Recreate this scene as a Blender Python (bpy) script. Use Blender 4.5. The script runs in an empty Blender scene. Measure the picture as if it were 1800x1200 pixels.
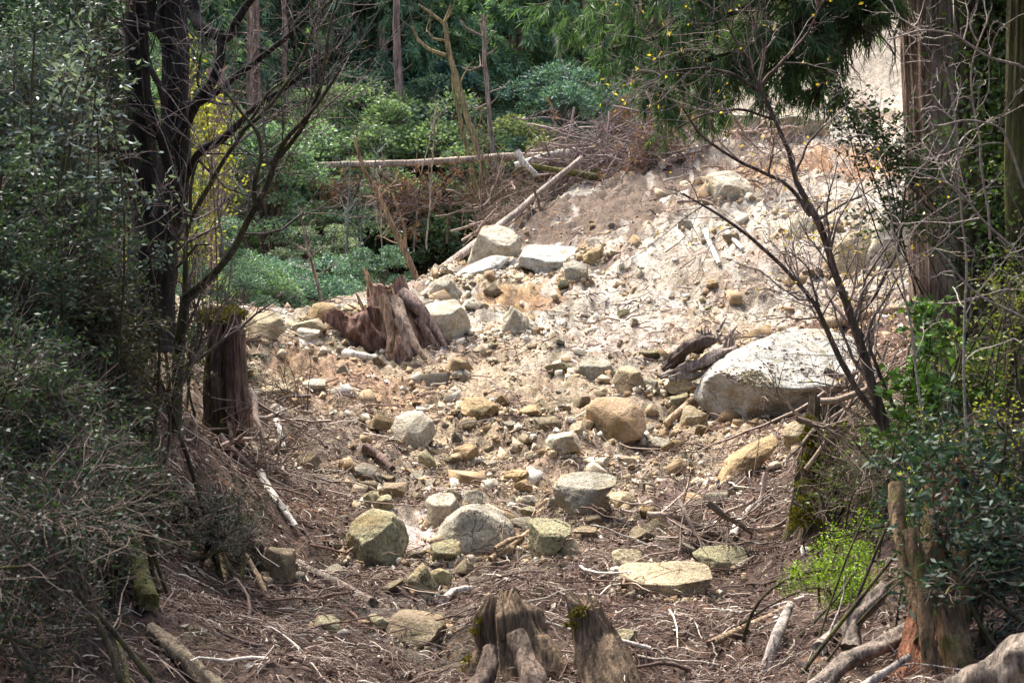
import bpy, bmesh, math, random
import numpy as np
from mathutils import Vector
from mathutils.bvhtree import BVHTree
R = math.radians
rng = np.random.default_rng(7)
random.seed(7)
S = bpy.context.scene
COL = S.collection

# ------------------------------------------------------------------ camera, sky, sun, exposure
FPX = 2500.0                                   # focal length in photo pixels (1800 wide)
cam = bpy.data.cameras.new('camera'); cam.sensor_width = 36; cam.lens = 50
cam.clip_start = 0.1; cam.clip_end = 600
cam.dof.use_dof = True; cam.dof.focus_distance = 15.0; cam.dof.aperture_fstop = 8.0
camo = bpy.data.objects.new('camera', cam); COL.objects.link(camo)
camo.location = (0, 0, 0); camo.rotation_euler = (R(90), 0, 0)
S.camera = camo
SUN_EL, SUN_AZ = 62, -35                        # azimuth from +Y towards +X
w = bpy.data.worlds.new('World'); S.world = w; w.use_nodes = True
nt = w.node_tree; nt.nodes.clear()
sky = nt.nodes.new('ShaderNodeTexSky'); sky.sky_type = 'NISHITA'; sky.sun_disc = False
sky.sun_elevation = R(SUN_EL); sky.sun_rotation = R(SUN_AZ); sky.air_density = 1.0; sky.dust_density = 5.0
bg = nt.nodes.new('ShaderNodeBackground'); bg.inputs[1].default_value = 0.10
wo = nt.nodes.new('ShaderNodeOutputWorld')
nt.links.new(sky.outputs[0], bg.inputs[0]); nt.links.new(bg.outputs[0], wo.inputs[0])
sl = bpy.data.lights.new('sun', 'SUN'); sl.energy = 3.5; sl.angle = R(26); sl.color = (1, .96, .9)
so = bpy.data.objects.new('sun', sl); COL.objects.link(so)
sd = Vector((math.sin(R(SUN_AZ)) * math.cos(R(SUN_EL)), math.cos(R(SUN_AZ)) * math.cos(R(SUN_EL)), math.sin(R(SUN_EL))))
so.rotation_euler = sd.to_track_quat('Z', 'Y').to_euler()
S.view_settings.view_transform = 'Standard'; S.view_settings.look = 'None'
S.view_settings.exposure = 1.85; S.view_settings.gamma = 1; S.view_settings.use_curve_mapping = False
S.cycles.max_bounces = 5; S.cycles.diffuse_bounces = 3; S.cycles.glossy_bounces = 2
S.cycles.transmission_bounces = 3; S.cycles.transparent_max_bounces = 4
S.cycles.caustics_reflective = False; S.cycles.caustics_refractive = False
S.cycles.use_denoising = True

# ------------------------------------------------------------------ noise
def _h(ix, iy, iz, s):
    n = (ix.astype(np.uint32) * np.uint32(374761393) + iy.astype(np.uint32) * np.uint32(668265263)
         + iz.astype(np.uint32) * np.uint32(2147483647) + np.uint32((s * 974634777 + 12345) & 0xffffffff))
    n = (n ^ (n >> np.uint32(13))) * np.uint32(1274126177)
    n = (n ^ (n >> np.uint32(16))) * np.uint32(2246822519)
    n = n ^ (n >> np.uint32(15))
    return (n & np.uint32(0xffff)).astype(np.float32) / 32767.5 - 1
def vn(P, s=0):
    P = np.asarray(P, dtype=np.float64)
    I = np.floor(P).astype(np.int64); f = (P - I); f = f * f * (3 - 2 * f)
    x, y, z = I[:, 0], I[:, 1], I[:, 2]; r = 0
    for a in (0, 1):
        wx = f[:, 0] if a else 1 - f[:, 0]
        for b in (0, 1):
            wy = f[:, 1] if b else 1 - f[:, 1]
            for c in (0, 1):
                wz = f[:, 2] if c else 1 - f[:, 2]
                r = r + _h(x + a, y + b, z + c, s) * wx * wy * wz
    return r
def fbm(P, sc, oct=4, s=0, gain=.5):
    r = 0; a = 1.0
    P = np.asarray(P) * sc
    for i in range(oct):
        r = r + a * vn(P + 17.3 * i, s + i); P = P * 2.03; a *= gain
    return r

# ------------------------------------------------------------------ mesh building
class MB:
    def __init__(s): s.v = []; s.f = []; s.n = 0
    def add(s, V, F):
        V = np.asarray(V, dtype=np.float64).reshape(-1, 3); F = np.asarray(F, dtype=np.int64)
        s.v.append(V); s.f.append(F + s.n); s.n += len(V); return s
    def verts(s): return np.concatenate(s.v)
    def mesh(s, name, mat, off=(0, 0, 0), smooth=True, col=None):
        V = (s.verts() - np.asarray(off)).astype(np.float32)
        me = bpy.data.meshes.new(name)
        tot = np.concatenate([np.full(len(f), f.shape[1]) for f in s.f]).astype(np.int32)
        loops = np.concatenate([f.ravel() for f in s.f]).astype(np.int32)
        st = np.concatenate([[0], np.cumsum(tot)[:-1]]).astype(np.int32)
        me.vertices.add(len(V)); me.loops.add(len(loops)); me.polygons.add(len(tot))
        me.vertices.foreach_set('co', V.ravel()); me.loops.foreach_set('vertex_index', loops)
        me.polygons.foreach_set('loop_start', st); me.polygons.foreach_set('loop_total', tot)
        me.update(calc_edges=True)
        if smooth: me.polygons.foreach_set('use_smooth', np.ones(len(tot), dtype=bool))
        if col is not None:
            a = me.color_attributes.new('tint', 'FLOAT_COLOR', 'POINT')
            c = np.ones((len(V), 4), dtype=np.float32); c[:, :col.shape[1]] = col
            a.data.foreach_set('color', c.ravel())
        if mat: me.materials.append(mat)
        return me

def tag(o, label=None, cat=None, group=None, kind=None):
    if label: o['label'] = label
    if cat: o['category'] = cat
    if group: o['group'] = group
    if kind: o['kind'] = kind
    return o
def link(name, me, parent=None, loc=(0, 0, 0), color=None):
    o = bpy.data.objects.new(name, me); COL.objects.link(o); o.location = loc
    if parent: o.parent = parent
    if color: o.color = (*color, 1)
    return o
def empty(name, loc, label, cat, group=None):
    o = bpy.data.objects.new(name, None); COL.objects.link(o); o.location = loc; o.empty_display_size = .2
    return tag(o, label, cat, group)

def tubes(P, Rr, sides=5, cap=True):
    """P (N,K,3), Rr (N,K) -> verts, quads"""
    P = np.asarray(P, float); Rr = np.asarray(Rr, float); N, K, _ = P.shape
    T = np.gradient(P, axis=1); T /= np.linalg.norm(T, axis=2, keepdims=True) + 1e-9
    ref = np.where(np.abs(T[:, 0, 2:3]) < .8, np.array([[0, 0, 1.]]), np.array([[1., 0, 0]]))
    A = np.cross(T[:, 0], ref); A /= np.linalg.norm(A, axis=1, keepdims=True) + 1e-9
    ang = np.arange(sides) * 2 * math.pi / sides
    V = np.zeros((N, K, sides, 3))
    for k in range(K):
        A = A - (A * T[:, k]).sum(1, keepdims=True) * T[:, k]; A /= np.linalg.norm(A, axis=1, keepdims=True) + 1e-9
        B = np.cross(T[:, k], A)
        V[:, k] = P[:, k, None] + Rr[:, k, None, None] * (np.cos(ang)[None, :, None] * A[:, None] + np.sin(ang)[None, :, None] * B[:, None])
    base = (np.arange(N) * K * sides)[:, None, None]
    k = np.arange(K - 1)[None, :, None]; j = np.arange(sides)[None, None, :]; j2 = (j + 1) % sides
    F = np.stack([base + k * sides + j, base + k * sides + j2, base + (k + 1) * sides + j2, base + (k + 1) * sides + j], -1).reshape(-1, 4)
    return V.reshape(-1, 3), F
def caps(mb, P, Rr, sides):
    pass
def resample(pts, K):
    pts = np.asarray(pts, float)
    d = np.concatenate([[0], np.cumsum(np.linalg.norm(np.diff(pts, axis=0), axis=1))]); t = np.linspace(0, d[-1], K)
    out = np.stack([np.interp(t, d, pts[:, i]) for i in range(pts.shape[1])], 1)
    if K > 6:                                                        # soften the corners
        for _ in range(2): out[1:-1] = .25 * out[:-2] + .5 * out[1:-1] + .25 * out[2:]
    return out
def spawn(P, Rr, n, ln, ang=(35, 70), up=0., ratio=.5, K=6, tmin=.15, tmax=1., wig=.25, rmin=.0015, taper=.25, seed=0, byr=False):
    g = np.random.default_rng(seed); N, Kp, _ = P.shape
    L = np.linalg.norm(P[:, -1] - P[:, 0], axis=1); pr = L / L.sum()
    i = g.choice(N, n, p=pr); t = g.uniform(tmin, tmax, n) * (Kp - 1); k = np.minimum(t.astype(int), Kp - 2); f = (t - k)[:, None]
    p0 = P[i, k] * (1 - f) + P[i, k + 1] * f; r0 = (Rr[i, k] * (1 - f[:, 0]) + Rr[i, k + 1] * f[:, 0])
    tan = P[i, k + 1] - P[i, k]; tan /= np.linalg.norm(tan, axis=1, keepdims=True) + 1e-9
    q = g.normal(size=(n, 3)); q -= (q * tan).sum(1, keepdims=True) * tan; q /= np.linalg.norm(q, axis=1, keepdims=True)
    a = np.radians(g.uniform(*ang, n))[:, None]
    d = np.cos(a) * tan + np.sin(a) * q; d[:, 2] += up; d /= np.linalg.norm(d, axis=1, keepdims=True)
    l = g.uniform(ln[0], ln[1], n) * (1 - .45 * t / (Kp - 1))
    out = np.zeros((n, K, 3)); out[:, 0] = p0
    for m in range(1, K):
        d = d + g.normal(size=(n, 3)) * wig + np.array([0, 0, up * .25]); d /= np.linalg.norm(d, axis=1, keepdims=True)
        out[:, m] = out[:, m - 1] + d * (l / (K - 1))[:, None]
    rr = np.maximum(r0 * ratio, rmin)[:, None] * np.linspace(1, taper, K)[None]
    return out, np.maximum(rr, rmin * .5)
def leaves(C, D, L, W, g, fold=.25):
    """rhombus leaves: C centres, D axis directions, L length, W width"""
    n = len(C); D = D / (np.linalg.norm(D, axis=1, keepdims=True) + 1e-9)
    q = g.normal(size=(n, 3)); q[:, 2] *= .4
    s = np.cross(D, q); s /= np.linalg.norm(s, axis=1, keepdims=True) + 1e-9
    u = np.cross(s, D); L = np.asarray(L).reshape(-1, 1) * np.ones((n, 1)); W = np.asarray(W).reshape(-1, 1) * np.ones((n, 1))
    V = np.stack([C, C + D * L * .45 + s * W * .5 + u * W * fold, C + D * L, C + D * L * .45 - s * W * .5 + u * W * fold], 1)
    F = np.arange(n * 4).reshape(n, 4)
    return V.reshape(-1, 3), F
def on_twigs(P, n, g, tmin=.3):
    N, K, _ = P.shape; i = g.integers(0, N, n); t = g.uniform(tmin, 1, n) * (K - 1); k = np.minimum(t.astype(int), K - 2); f = (t - k)[:, None]
    tan = P[i, k + 1] - P[i, k]; tan /= np.linalg.norm(tan, axis=1, keepdims=True) + 1e-9
    return P[i, k] * (1 - f) + P[i, k + 1] * f, tan

# ------------------------------------------------------------------ materials
def newmat(name):
    m = bpy.data.materials.new(name); m.use_nodes = True; t = m.node_tree; t.nodes.clear()
    o = t.nodes.new('ShaderNodeOutputMaterial'); return m, t, o
def nd(t, typ, **kw):
    n = t.nodes.new(typ)
    for k, v in kw.items():
        if k[0] == '_': setattr(n, k[1:], v)
        else: n.inputs[int(k[1:])].default_value = v
    return n
def noise(t, co, sc, det=4, rough=.6, scale3=None):
    src = co
    if scale3:
        mp = t.nodes.new('ShaderNodeMapping'); mp.inputs['Scale'].default_value = scale3; t.links.new(co, mp.inputs[0]); src = mp.outputs[0]
    n = t.nodes.new('ShaderNodeTexNoise'); n.inputs['Scale'].default_value = sc; n.inputs['Detail'].default_value = det; n.inputs['Roughness'].default_value = rough
    t.links.new(src, n.inputs['Vector']); return n.outputs['Fac']
def ramp(t, fac, stops, inter='LINEAR'):
    n = t.nodes.new('ShaderNodeValToRGB'); cr = n.color_ramp; cr.interpolation = inter
    while len(cr.elements) < len(stops): cr.elements.new(.5)
    for e, (p, c) in zip(cr.elements, stops):
        e.position = p; e.color = (*c, 1) if not isinstance(c, (int, float)) else (c, c, c, 1)
    t.links.new(fac, n.inputs[0]); return n.outputs[0]
def mix(t, fac, a, b, mode='MIX'):
    n = t.nodes.new('ShaderNodeMix'); n.data_type = 'RGBA'; n.blend_type = mode; n.clamp_result = False
    for s, v in ((0, fac), (6, a), (7, b)):
        if isinstance(v, (int, float)): n.inputs[s].default_value = v
        elif isinstance(v, tuple): n.inputs[s].default_value = (*v, 1)
        else: t.links.new(v, n.inputs[s])
    return n.outputs[2]
def bump(t, h, dist, strength=1, prev=None):
    b = t.nodes.new('ShaderNodeBump'); b.inputs['Distance'].default_value = dist; b.inputs['Strength'].default_value = strength
    t.links.new(h, b.inputs['Height'])
    if prev: t.links.new(prev, b.inputs['Normal'])
    return b.outputs[0]
def prin(t, o, col, rough=.9, nrm=None, spec=.3):
    p = t.nodes.new('ShaderNodeBsdfPrincipled')
    if isinstance(col, tuple): p.inputs['Base Color'].default_value = (*col, 1)
    else: t.links.new(col, p.inputs['Base Color'])
    p.inputs['Roughness'].default_value = rough; p.inputs['Specular IOR Level'].default_value = spec
    if nrm: t.links.new(nrm, p.inputs['Normal'])
    t.links.new(p.outputs[0], o.inputs[0]); return p

def m_ground():
    m, t, o = newmat('earth_and_litter')
    co = t.nodes.new('ShaderNodeNewGeometry').outputs['Position']
    at = t.nodes.new('ShaderNodeAttribute'); at.attribute_name = 'tint'
    f1 = noise(t, co, 3.0, 6, .7); f2 = noise(t, co, 22, 5, .7); f3 = noise(t, co, 75, 3, .7)
    c = mix(t, 1.0, at.outputs[0], ramp(t, f1, [(.3, .62), (.52, 1.0), (.72, 1.4)]), 'MULTIPLY')
    c = mix(t, 1.0, c, ramp(t, f2, [(.32, .42), (.5, .95), (.68, 1.5)]), 'MULTIPLY')
    c = mix(t, 1.0, c, ramp(t, f3, [(.35, .6), (.6, 1.2)]), 'MULTIPLY')
    c = mix(t, ramp(t, noise(t, co, 9, 4, .6), [(.56, 0.), (.66, .5)]), c, (.30, .17, .08))
    n = bump(t, f2, .05, 1); n = bump(t, f3, .02, 1, n)
    prin(t, o, c, .95, n, .15); return m
def m_rock():
    m, t, o = newmat('granite')
    oi = t.nodes.new('ShaderNodeObjectInfo'); tc = t.nodes.new('ShaderNodeTexCoord')
    va = t.nodes.new('ShaderNodeVectorMath'); va.operation = 'ADD'
    t.links.new(tc.outputs['Object'], va.inputs[0]); t.links.new(oi.outputs['Location'], va.inputs[1]); co = va.outputs[0]
    f1 = noise(t, co, 4, 6, .65); f2 = noise(t, co, 35, 4, .7); f3 = noise(t, co, 150, 2, .6)
    c = mix(t, 1.0, oi.outputs['Color'], ramp(t, f1, [(.3, .5), (.5, 1.), (.7, 1.25)]), 'MULTIPLY')
    c = mix(t, 1.0, c, ramp(t, f2, [(.3, .5), (.5, 1.), (.7, 1.3)]), 'MULTIPLY')
    c = mix(t, 1.0, c, ramp(t, f3, [(.35, .7), (.6, 1.1)]), 'MULTIPLY')
    c = mix(t, ramp(t, noise(t, co, 2.3, 5, .7), [(.5, 0.), (.68, .65)]), c, (.36, .235, .09))        # iron stain
    c = mix(t, ramp(t, noise(t, co, 3.1, 6, .75), [(.54, 0.), (.66, .55)]), c, (.13, .125, .055))      # lichen
    vo = t.nodes.new('ShaderNodeTexVoronoi'); vo.feature = 'DISTANCE_TO_EDGE'; vo.inputs['Scale'].default_value = 1.3
    wv = t.nodes.new('ShaderNodeVectorMath'); wv.operation = 'MULTIPLY_ADD'; nn_ = t.nodes.new('ShaderNodeTexNoise'); nn_.inputs['Scale'].default_value = 3; nn_.inputs['Detail'].default_value = 4
    t.links.new(co, nn_.inputs['Vector']); t.links.new(nn_.outputs['Color'], wv.inputs[0]); wv.inputs[1].default_value = (1.1, 1.1, 1.1); t.links.new(co, wv.inputs[2]); t.links.new(wv.outputs[0], vo.inputs['Vector'])
    ck = mix(t, ramp(t, noise(t, co, 1.7, 2), [(.5, 0.), (.56, 1.)]), (1., 1., 1.), ramp(t, vo.outputs['Distance'], [(0, 0.), (.012, .8), (.03, 1.)]))
    c = mix(t, 1., c, mix(t, ck, (.55, .48, .42), (1., 1., 1.)), 'MULTIPLY')
    n = bump(t, f1, .14, 1); n = bump(t, f2, .035, 1, n); n = bump(t, f3, .008, .8, n); n = bump(t, ck, .03, .8, n)
    prin(t, o, c, .88, n, .25); return m
def m_wood(name, moss=.0, stretch=.12, sc=30, bmp=.02):
    m, t, o = newmat(name)
    oi = t.nodes.new('ShaderNodeObjectInfo'); tc = t.nodes.new('ShaderNodeTexCoord'); co = tc.outputs['Object']
    g1 = noise(t, co, sc, 5, .7, (1, 1, stretch)); g2 = noise(t, co, sc * 3, 4, .7, (1, 1, stretch)); big = noise(t, co, 2.5, 4, .6)
    c = mix(t, 1.0, oi.outputs['Color'], ramp(t, g1, [(.34, .28), (.5, .95), (.66, 1.7)]), 'MULTIPLY')
    c = mix(t, 1.0, c, ramp(t, g2, [(.35, .6), (.62, 1.3)]), 'MULTIPLY')
    c = mix(t, 1.0, c, ramp(t, big, [(.35, .65), (.65, 1.3)]), 'MULTIPLY')
    if moss: c = mix(t, ramp(t, noise(t, co, 3.5, 6, .8), [(.62 - moss * .3, 0.), (.72 - moss * .3, .85)]), c, (.085, .085, .018))
    n = bump(t, g1, bmp, 1); n = bump(t, g2, bmp * .4, 1, n)
    prin(t, o, c, .85, n, .2); return m
def m_stick():
    m, t, o = newmat('dead_wood')
    oi = t.nodes.new('ShaderNodeObjectInfo'); ge = t.nodes.new('ShaderNodeNewGeometry')
    tc = t.nodes.new('ShaderNodeTexCoord')
    c = mix(t, 1.0, oi.outputs['Color'], ramp(t, ge.outputs['Random Per Island'], [(0, .45), (.6, 1.), (1, 1.7)]), 'MULTIPLY')
    f = noise(t, tc.outputs['Object'], 40, 3, .7)
    c = mix(t, 1.0, c, ramp(t, f, [(.35, .65), (.65, 1.25)]), 'MULTIPLY')
    prin(t, o, c, .85, bump(t, f, .01), .2); return m
def m_litter():
    m, t, o = newmat('litter')
    ge = t.nodes.new('ShaderNodeNewGeometry')
    c = ramp(t, ge.outputs['Random Per Island'], [(0, (.04, .023, .018)), (.3, (.10, .062, .048)), (.6, (.17, .112, .088)), (.8, (.26, .19, .15)), (.93, (.42, .35, .29)), (1, (.55, .5, .42))])
    prin(t, o, c, .9, None, .2); return m
def m_gravel():
    m, t, o = newmat('stone_chips')
    ge = t.nodes.new('ShaderNodeNewGeometry')
    c = ramp(t, ge.outputs['Random Per Island'], [(0, (.2, .13, .07)), (.3, (.33, .23, .13)), (.6, (.42, .33, .21)), (.85, (.5, .44, .34)), (1, (.62, .58, .5))])
    f = noise(t, ge.outputs['Position'], 60, 3, .7)
    c = mix(t, 1.0, c, ramp(t, f, [(.3, .5), (.6, 1.2)]), 'MULTIPLY')
    prin(t, o, c, .9, bump(t, f, .01), .2); return m
def m_leaf(name, rough=.45, spec=.5, trans=.35, lo=.35, hi=1.7):
    m, t, o = newmat(name)
    oi = t.nodes.new('ShaderNodeObjectInfo'); ge = t.nodes.new('ShaderNodeNewGeometry')
    c = mix(t, 1.0, oi.outputs['Color'], ramp(t, ge.outputs['Random Per Island'], [(0, lo), (.5, .9), (1, hi)]), 'MULTIPLY')
    p = t.nodes.new('ShaderNodeBsdfPrincipled'); t.links.new(c, p.inputs['Base Color']); p.inputs['Roughness'].default_value = rough; p.inputs['Specular IOR Level'].default_value = spec
    tr = t.nodes.new('ShaderNodeBsdfTranslucent'); t.links.new(mix(t, 1., c, (1.5, 1.6, .7), 'MULTIPLY'), tr.inputs[0])
    ms = t.nodes.new('ShaderNodeMixShader'); ms.inputs[0].default_value = trans
    t.links.new(p.outputs[0], ms.inputs[1]); t.links.new(tr.outputs[0], ms.inputs[2]); t.links.new(ms.outputs[0], o.inputs[0]); return m
M = dict(ground=m_ground(), rock=m_rock(), wood=m_wood('weathered_wood', 0, .1, 26, .03), bark=m_wood('bark', .1, .08, 22, .03),
         mossy=m_wood('mossy_bark', .42, .15, 20, .035), stick=m_stick(), litter=m_litter(), gravel=m_gravel(),
         leaf=m_leaf('leaf'), gloss=m_leaf('glossy_leaf', .6, .4, .2, .3, 1.6), needle=m_leaf('needles', .6, .2, .3, .5, 1.5),
         mossp=m_leaf('moss', .9, .1, .1))
m, t, o = newmat('stream_water'); p = prin(t, o, (.03, .035, .03), .04, None, .6); p.inputs['Transmission Weight'].default_value = .5; M['water'] = m
m, t, o = newmat('wet_sand'); co = t.nodes.new('ShaderNodeNewGeometry').outputs['Position']
prin(t, o, ramp(t, noise(t, co, 14, 5, .7), [(.3, (.4, .3, .24)), (.6, (.66, .56, .5))]), .6, bump(t, noise(t, co, 30, 4), .02), .4); M['sand'] = m

# ------------------------------------------------------------------ terrain
def px(x, y, Y): return np.array([(x - 900) / FPX * Y, Y, (600 - y) / FPX * Y])
CP = """900,1200,7.2 880,1060,9.2 870,960,11.2 880,880,13 900,800,15 920,720,17 930,650,19.2 930,590,21.2 930,530,23.2 940,490,25 960,470,26.5 950,400,29.5
430,600,18 500,592,20 590,560,21.5 680,620,20.3 720,505,25 800,480,26.5 850,455,28 450,700,16.3 600,700,17.3 750,700,17.8 500,800,14 650,800,15 800,800,15 480,900,11.5
600,900,12.3 700,900,12.8 500,1000,10 620,1050,9.3 700,1100,8.6 600,1150,7.6 450,1100,8 400,1000,9.2 420,860,11.5 330,1180,6.3 300,1080,7 385,760,13.5 250,950,8
150,1000,7 50,1050,6.3 0,900,7 150,800,8.5 300,720,11 200,660,10.5 50,700,9 330,640,14 0,560,11
1300,1180,7.3 1500,1190,6.8 1650,1200,6.2 1790,1200,5.6 1150,1130,8.2 1300,1050,9 1450,1050,8.6 1150,1000,10.2 1350,950,11 1100,900,12.3 1250,870,13 1400,900,11.3
1500,950,9.8 1600,950,8.8 1750,1000,7.5 1700,850,9.3 1550,850,10.8 1600,760,12 1750,750,10.5 1100,800,14.8 1280,800,14.5 1150,720,17 1260,752,16.2 1380,748,15.6 1450,750,14
1500,700,15 1620,640,14.5 1780,620,12.5 1100,640,19.3 1300,600,19.2 1500,590,18 1600,540,18.5 1700,500,18 1100,560,21.8 1300,520,21.7 1500,500,21.5 1100,480,24.6 1300,430,24.6
1500,400,25 1700,380,24 1120,400,28 1300,350,28 1500,320,28.5 1700,300,28 1180,330,31.5 1300,260,33 1500,240,33 1700,200,33 1210,260,34.5 1320,190,38 1500,150,38 1700,100,38
1260,200,38.5 1400,100,44 1600,40,44 1350,60,52 1600,-60,52 1000,350,32.5 1100,320,33 900,398,30.5"""
pts = [px(*[float(a) for a in s.split(',')]) for s in CP.split()]
pts += [np.array(p, float) for p in [(-2, 31, -.5), (-5, 27, -1.2), (-9, 34, -1), (-4, 40, 0), (2, 40, 2.2), (-12, 45, 1), (5, 46, 4.6), (-5, 50, 4), (-20, 50, 4), (8, 60, 13), (-8, 65, 13),
    (-25, 65, 12), (20, 60, 16), (0, 80, 24), (30, 80, 28), (-30, 80, 22), (0, 110, 42), (50, 110, 42), (-50, 110, 42), (-50, 60, 14), (50, 60, 20), (25, 30, 9), (14, 20, 3.5), (10, 12, 1.5),
    (9, 6, 0), (-8, 8, 1), (-9, 3, .5), (-8, 16, 1.), (-8, 24, .2), (-20, 20, 3), (-25, 5, 3), (25, 5, 4), (0, 0, -1.7), (0, 3, -1.75), (2.5, 4, -1.6), (-2.5, 4, -1.5), (0, -10, -1.7), (20, -10, 2), (-20, -10, 2), (0, -30, -1), (30, -30, 3), (-30, -30, 3)]]
pts = np.array(pts)
def tps_fit(X, z, lam=.02):
    d = np.linalg.norm(X[:, None] - X[None], axis=2); K = np.where(d > 0, d * d * np.log(d + 1e-12), 0) + lam * np.eye(len(X))
    Pm = np.c_[np.ones(len(X)), X]; A = np.block([[K, Pm], [Pm.T, np.zeros((3, 3))]])
    return np.linalg.solve(A, np.r_[z, 0, 0, 0])
XYc = pts[:, :2]; WT = tps_fit(XYc, pts[:, 2])
def tps(X):
    out = np.zeros(len(X))
    for s in range(0, len(X), 50000):
        q = X[s:s + 50000]; d2 = ((q[:, None] - XYc[None]) ** 2).sum(2)
        out[s:s + 50000] = (.5 * d2 * np.log(d2 + 1e-12)) @ WT[:-3] + WT[-3] + q @ WT[-2:]
    return out
ys = np.concatenate([np.linspace(-30, 3.2, 24), np.exp(np.linspace(math.log(3.5), math.log(48), 560)), np.exp(np.linspace(math.log(48.6), math.log(125), 60))])
us = np.concatenate([np.linspace(-1.3, -.52, 40)[:-1], np.linspace(-.52, .52, 720), np.linspace(.52, 1.3, 40)[1:]])
NY, NU = len(ys), len(us)
wid = np.maximum(ys, 10.) * np.where(ys < 10, 1, 1)
wid = np.where(ys < 3.4, 10 + (3.4 - ys) * .9, 0) + np.where(ys >= 3.4, np.sqrt(ys ** 2 + 0 * ys), 0)
wid = np.where(ys < 3.4, np.maximum(3.5, 3.5 + (3.4 - ys) * .9), wid)
XX = us[None] * wid[:, None]; YY = np.repeat(ys[:, None], NU, 1)
XY = np.stack([XX.ravel(), YY.ravel()], 1)
# coarse smooth surface first, then relief
P3 = np.c_[XY, np.zeros(len(XY))]
Z = tps(XY)
far = np.clip((XY[:, 1] - 30) / 20, 0, 1)
rel = .03 * np.maximum(0, fbm(P3, 3.2, 2, 13)) * np.clip(14 - XY[:, 1], 0, 1) + .16 * fbm(P3, .55, 3, 3) + .07 * fbm(P3, 1.9, 3, 9) * (1 + .6 * vn(P3 * .4, 5))
rid = 1 - np.abs(fbm(P3 * np.array([1, .45, 1]), 1.4, 3, 21)); slope_m = np.clip((XY[:, 1] - 19) / 6, 0, 1) * (1 - far)
rel += slope_m * (.17 * (rid - .6) + .10 * (1 - np.abs(fbm(P3, 2.6, 3, 33))))
clod = fbm(P3, 6.5, 3, 41); rel += .05 * np.maximum(clod, -.2) * np.clip(XY[:, 1] / 10, .6, 1.6)
rel += .018 * fbm(P3, 21, 2, 51) * (XY[:, 1] > 3) * np.clip(XY[:, 1] / 9, .7, 1.8)
ST = np.array([px(a, b, Y)[:2] for a, b, Y in [(1190, 735, 17.2), (1146, 765, 16.4), (1110, 805, 15), (960, 872, 13.3), (900, 915, 12.2), (905, 960, 11.2), (830, 1000, 10.3), (790, 1040, 9.6), (770, 1090, 8.8), (800, 1160, 7.7)]])
def sdist(X):
    d = np.full(len(X), 9.)
    for a, b in zip(ST[:-1], ST[1:]):
        t = np.clip(((X - a) @ (b - a)) / ((b - a) @ (b - a)), 0, 1)[:, None]; d = np.minimum(d, np.linalg.norm(X - a - t * (b - a), axis=1))
    return d
sdm = sdist(XY); rel -= .15 * np.exp(-(sdm / .3) ** 2)
Z += rel
ZG = Z.reshape(NY, NU)
def gz(x, y):
    """height of the ground sheet at x,y (arrays)"""
    x = np.atleast_1d(np.asarray(x, float)); y = np.clip(np.atleast_1d(np.asarray(y, float)), ys[0], ys[-1] - .01)
    r = np.clip(np.searchsorted(ys, y) - 1, 0, NY - 2); fr = (y - ys[r]) / (ys[r + 1] - ys[r])
    def row(rr):
        u = np.clip(x / wid[rr], us[0], us[-1] - 1e-6); c = np.clip(np.searchsorted(us, u) - 1, 0, NU - 2); fc = (u - us[c]) / (us[c + 1] - us[c])
        return ZG[rr, c] * (1 - fc) + ZG[rr, c + 1] * fc
    return row(r) * (1 - fr) + row(r + 1) * fr
def hit(x, y, ymin=5.0, ymax=120.):
    """first ground point seen through a photo pixel"""
    Y = np.exp(np.linspace(math.log(ymin), math.log(ymax), 3000)); d = (600 - y) / FPX * Y - gz((x - 900) / FPX * Y, Y)
    k = np.argmax(d < 0) if (d < 0).any() else len(Y) - 1
    return px(x, y, Y[k])
# ground colours: patches with their own place in the world
LIT = np.array([.13, .09, .072]); TAN = np.array([.43, .335, .225]); PALE = np.array([.54, .48, .39]); MUL = np.array([.30, .245, .185]); FOR = np.array([.05, .042, .022])
nn = fbm(P3, .7, 4, 61); n2 = fbm(P3, 2.2, 4, 71)
def sm(a, b, x): t = np.clip((x - a) / (b - a), 0, 1); return t * t * (3 - 2 * t)
X_, Y_ = XY[:, 0], XY[:, 1]
c = np.repeat(LIT[None], len(XY), 0)
def blend(c, col, a): a = np.clip(a, 0, 1)[:, None]; return c * (1 - a) + np.asarray(col)[None] * a
c = blend(c, MUL, sm(9.5, 13, Y_ + nn * 1.6 - np.abs(X_) * .15))
c = blend(c, TAN, sm(12.5, 15.5, Y_ + nn * 2.0 - np.abs(X_ + .4) * .22))
c = blend(c, PALE, sm(18.5, 21.5, Y_ + nn * 2.2) * sm(-6, -1, X_))
c = blend(c, MUL, sm(.2, .7, nn + .5 * n2) * sm(16, 19, Y_) * .7)
c = blend(c, (.36, .25, .19), sm(.3, .7, n2) * sm(12, 14, Y_) * .6)
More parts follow.
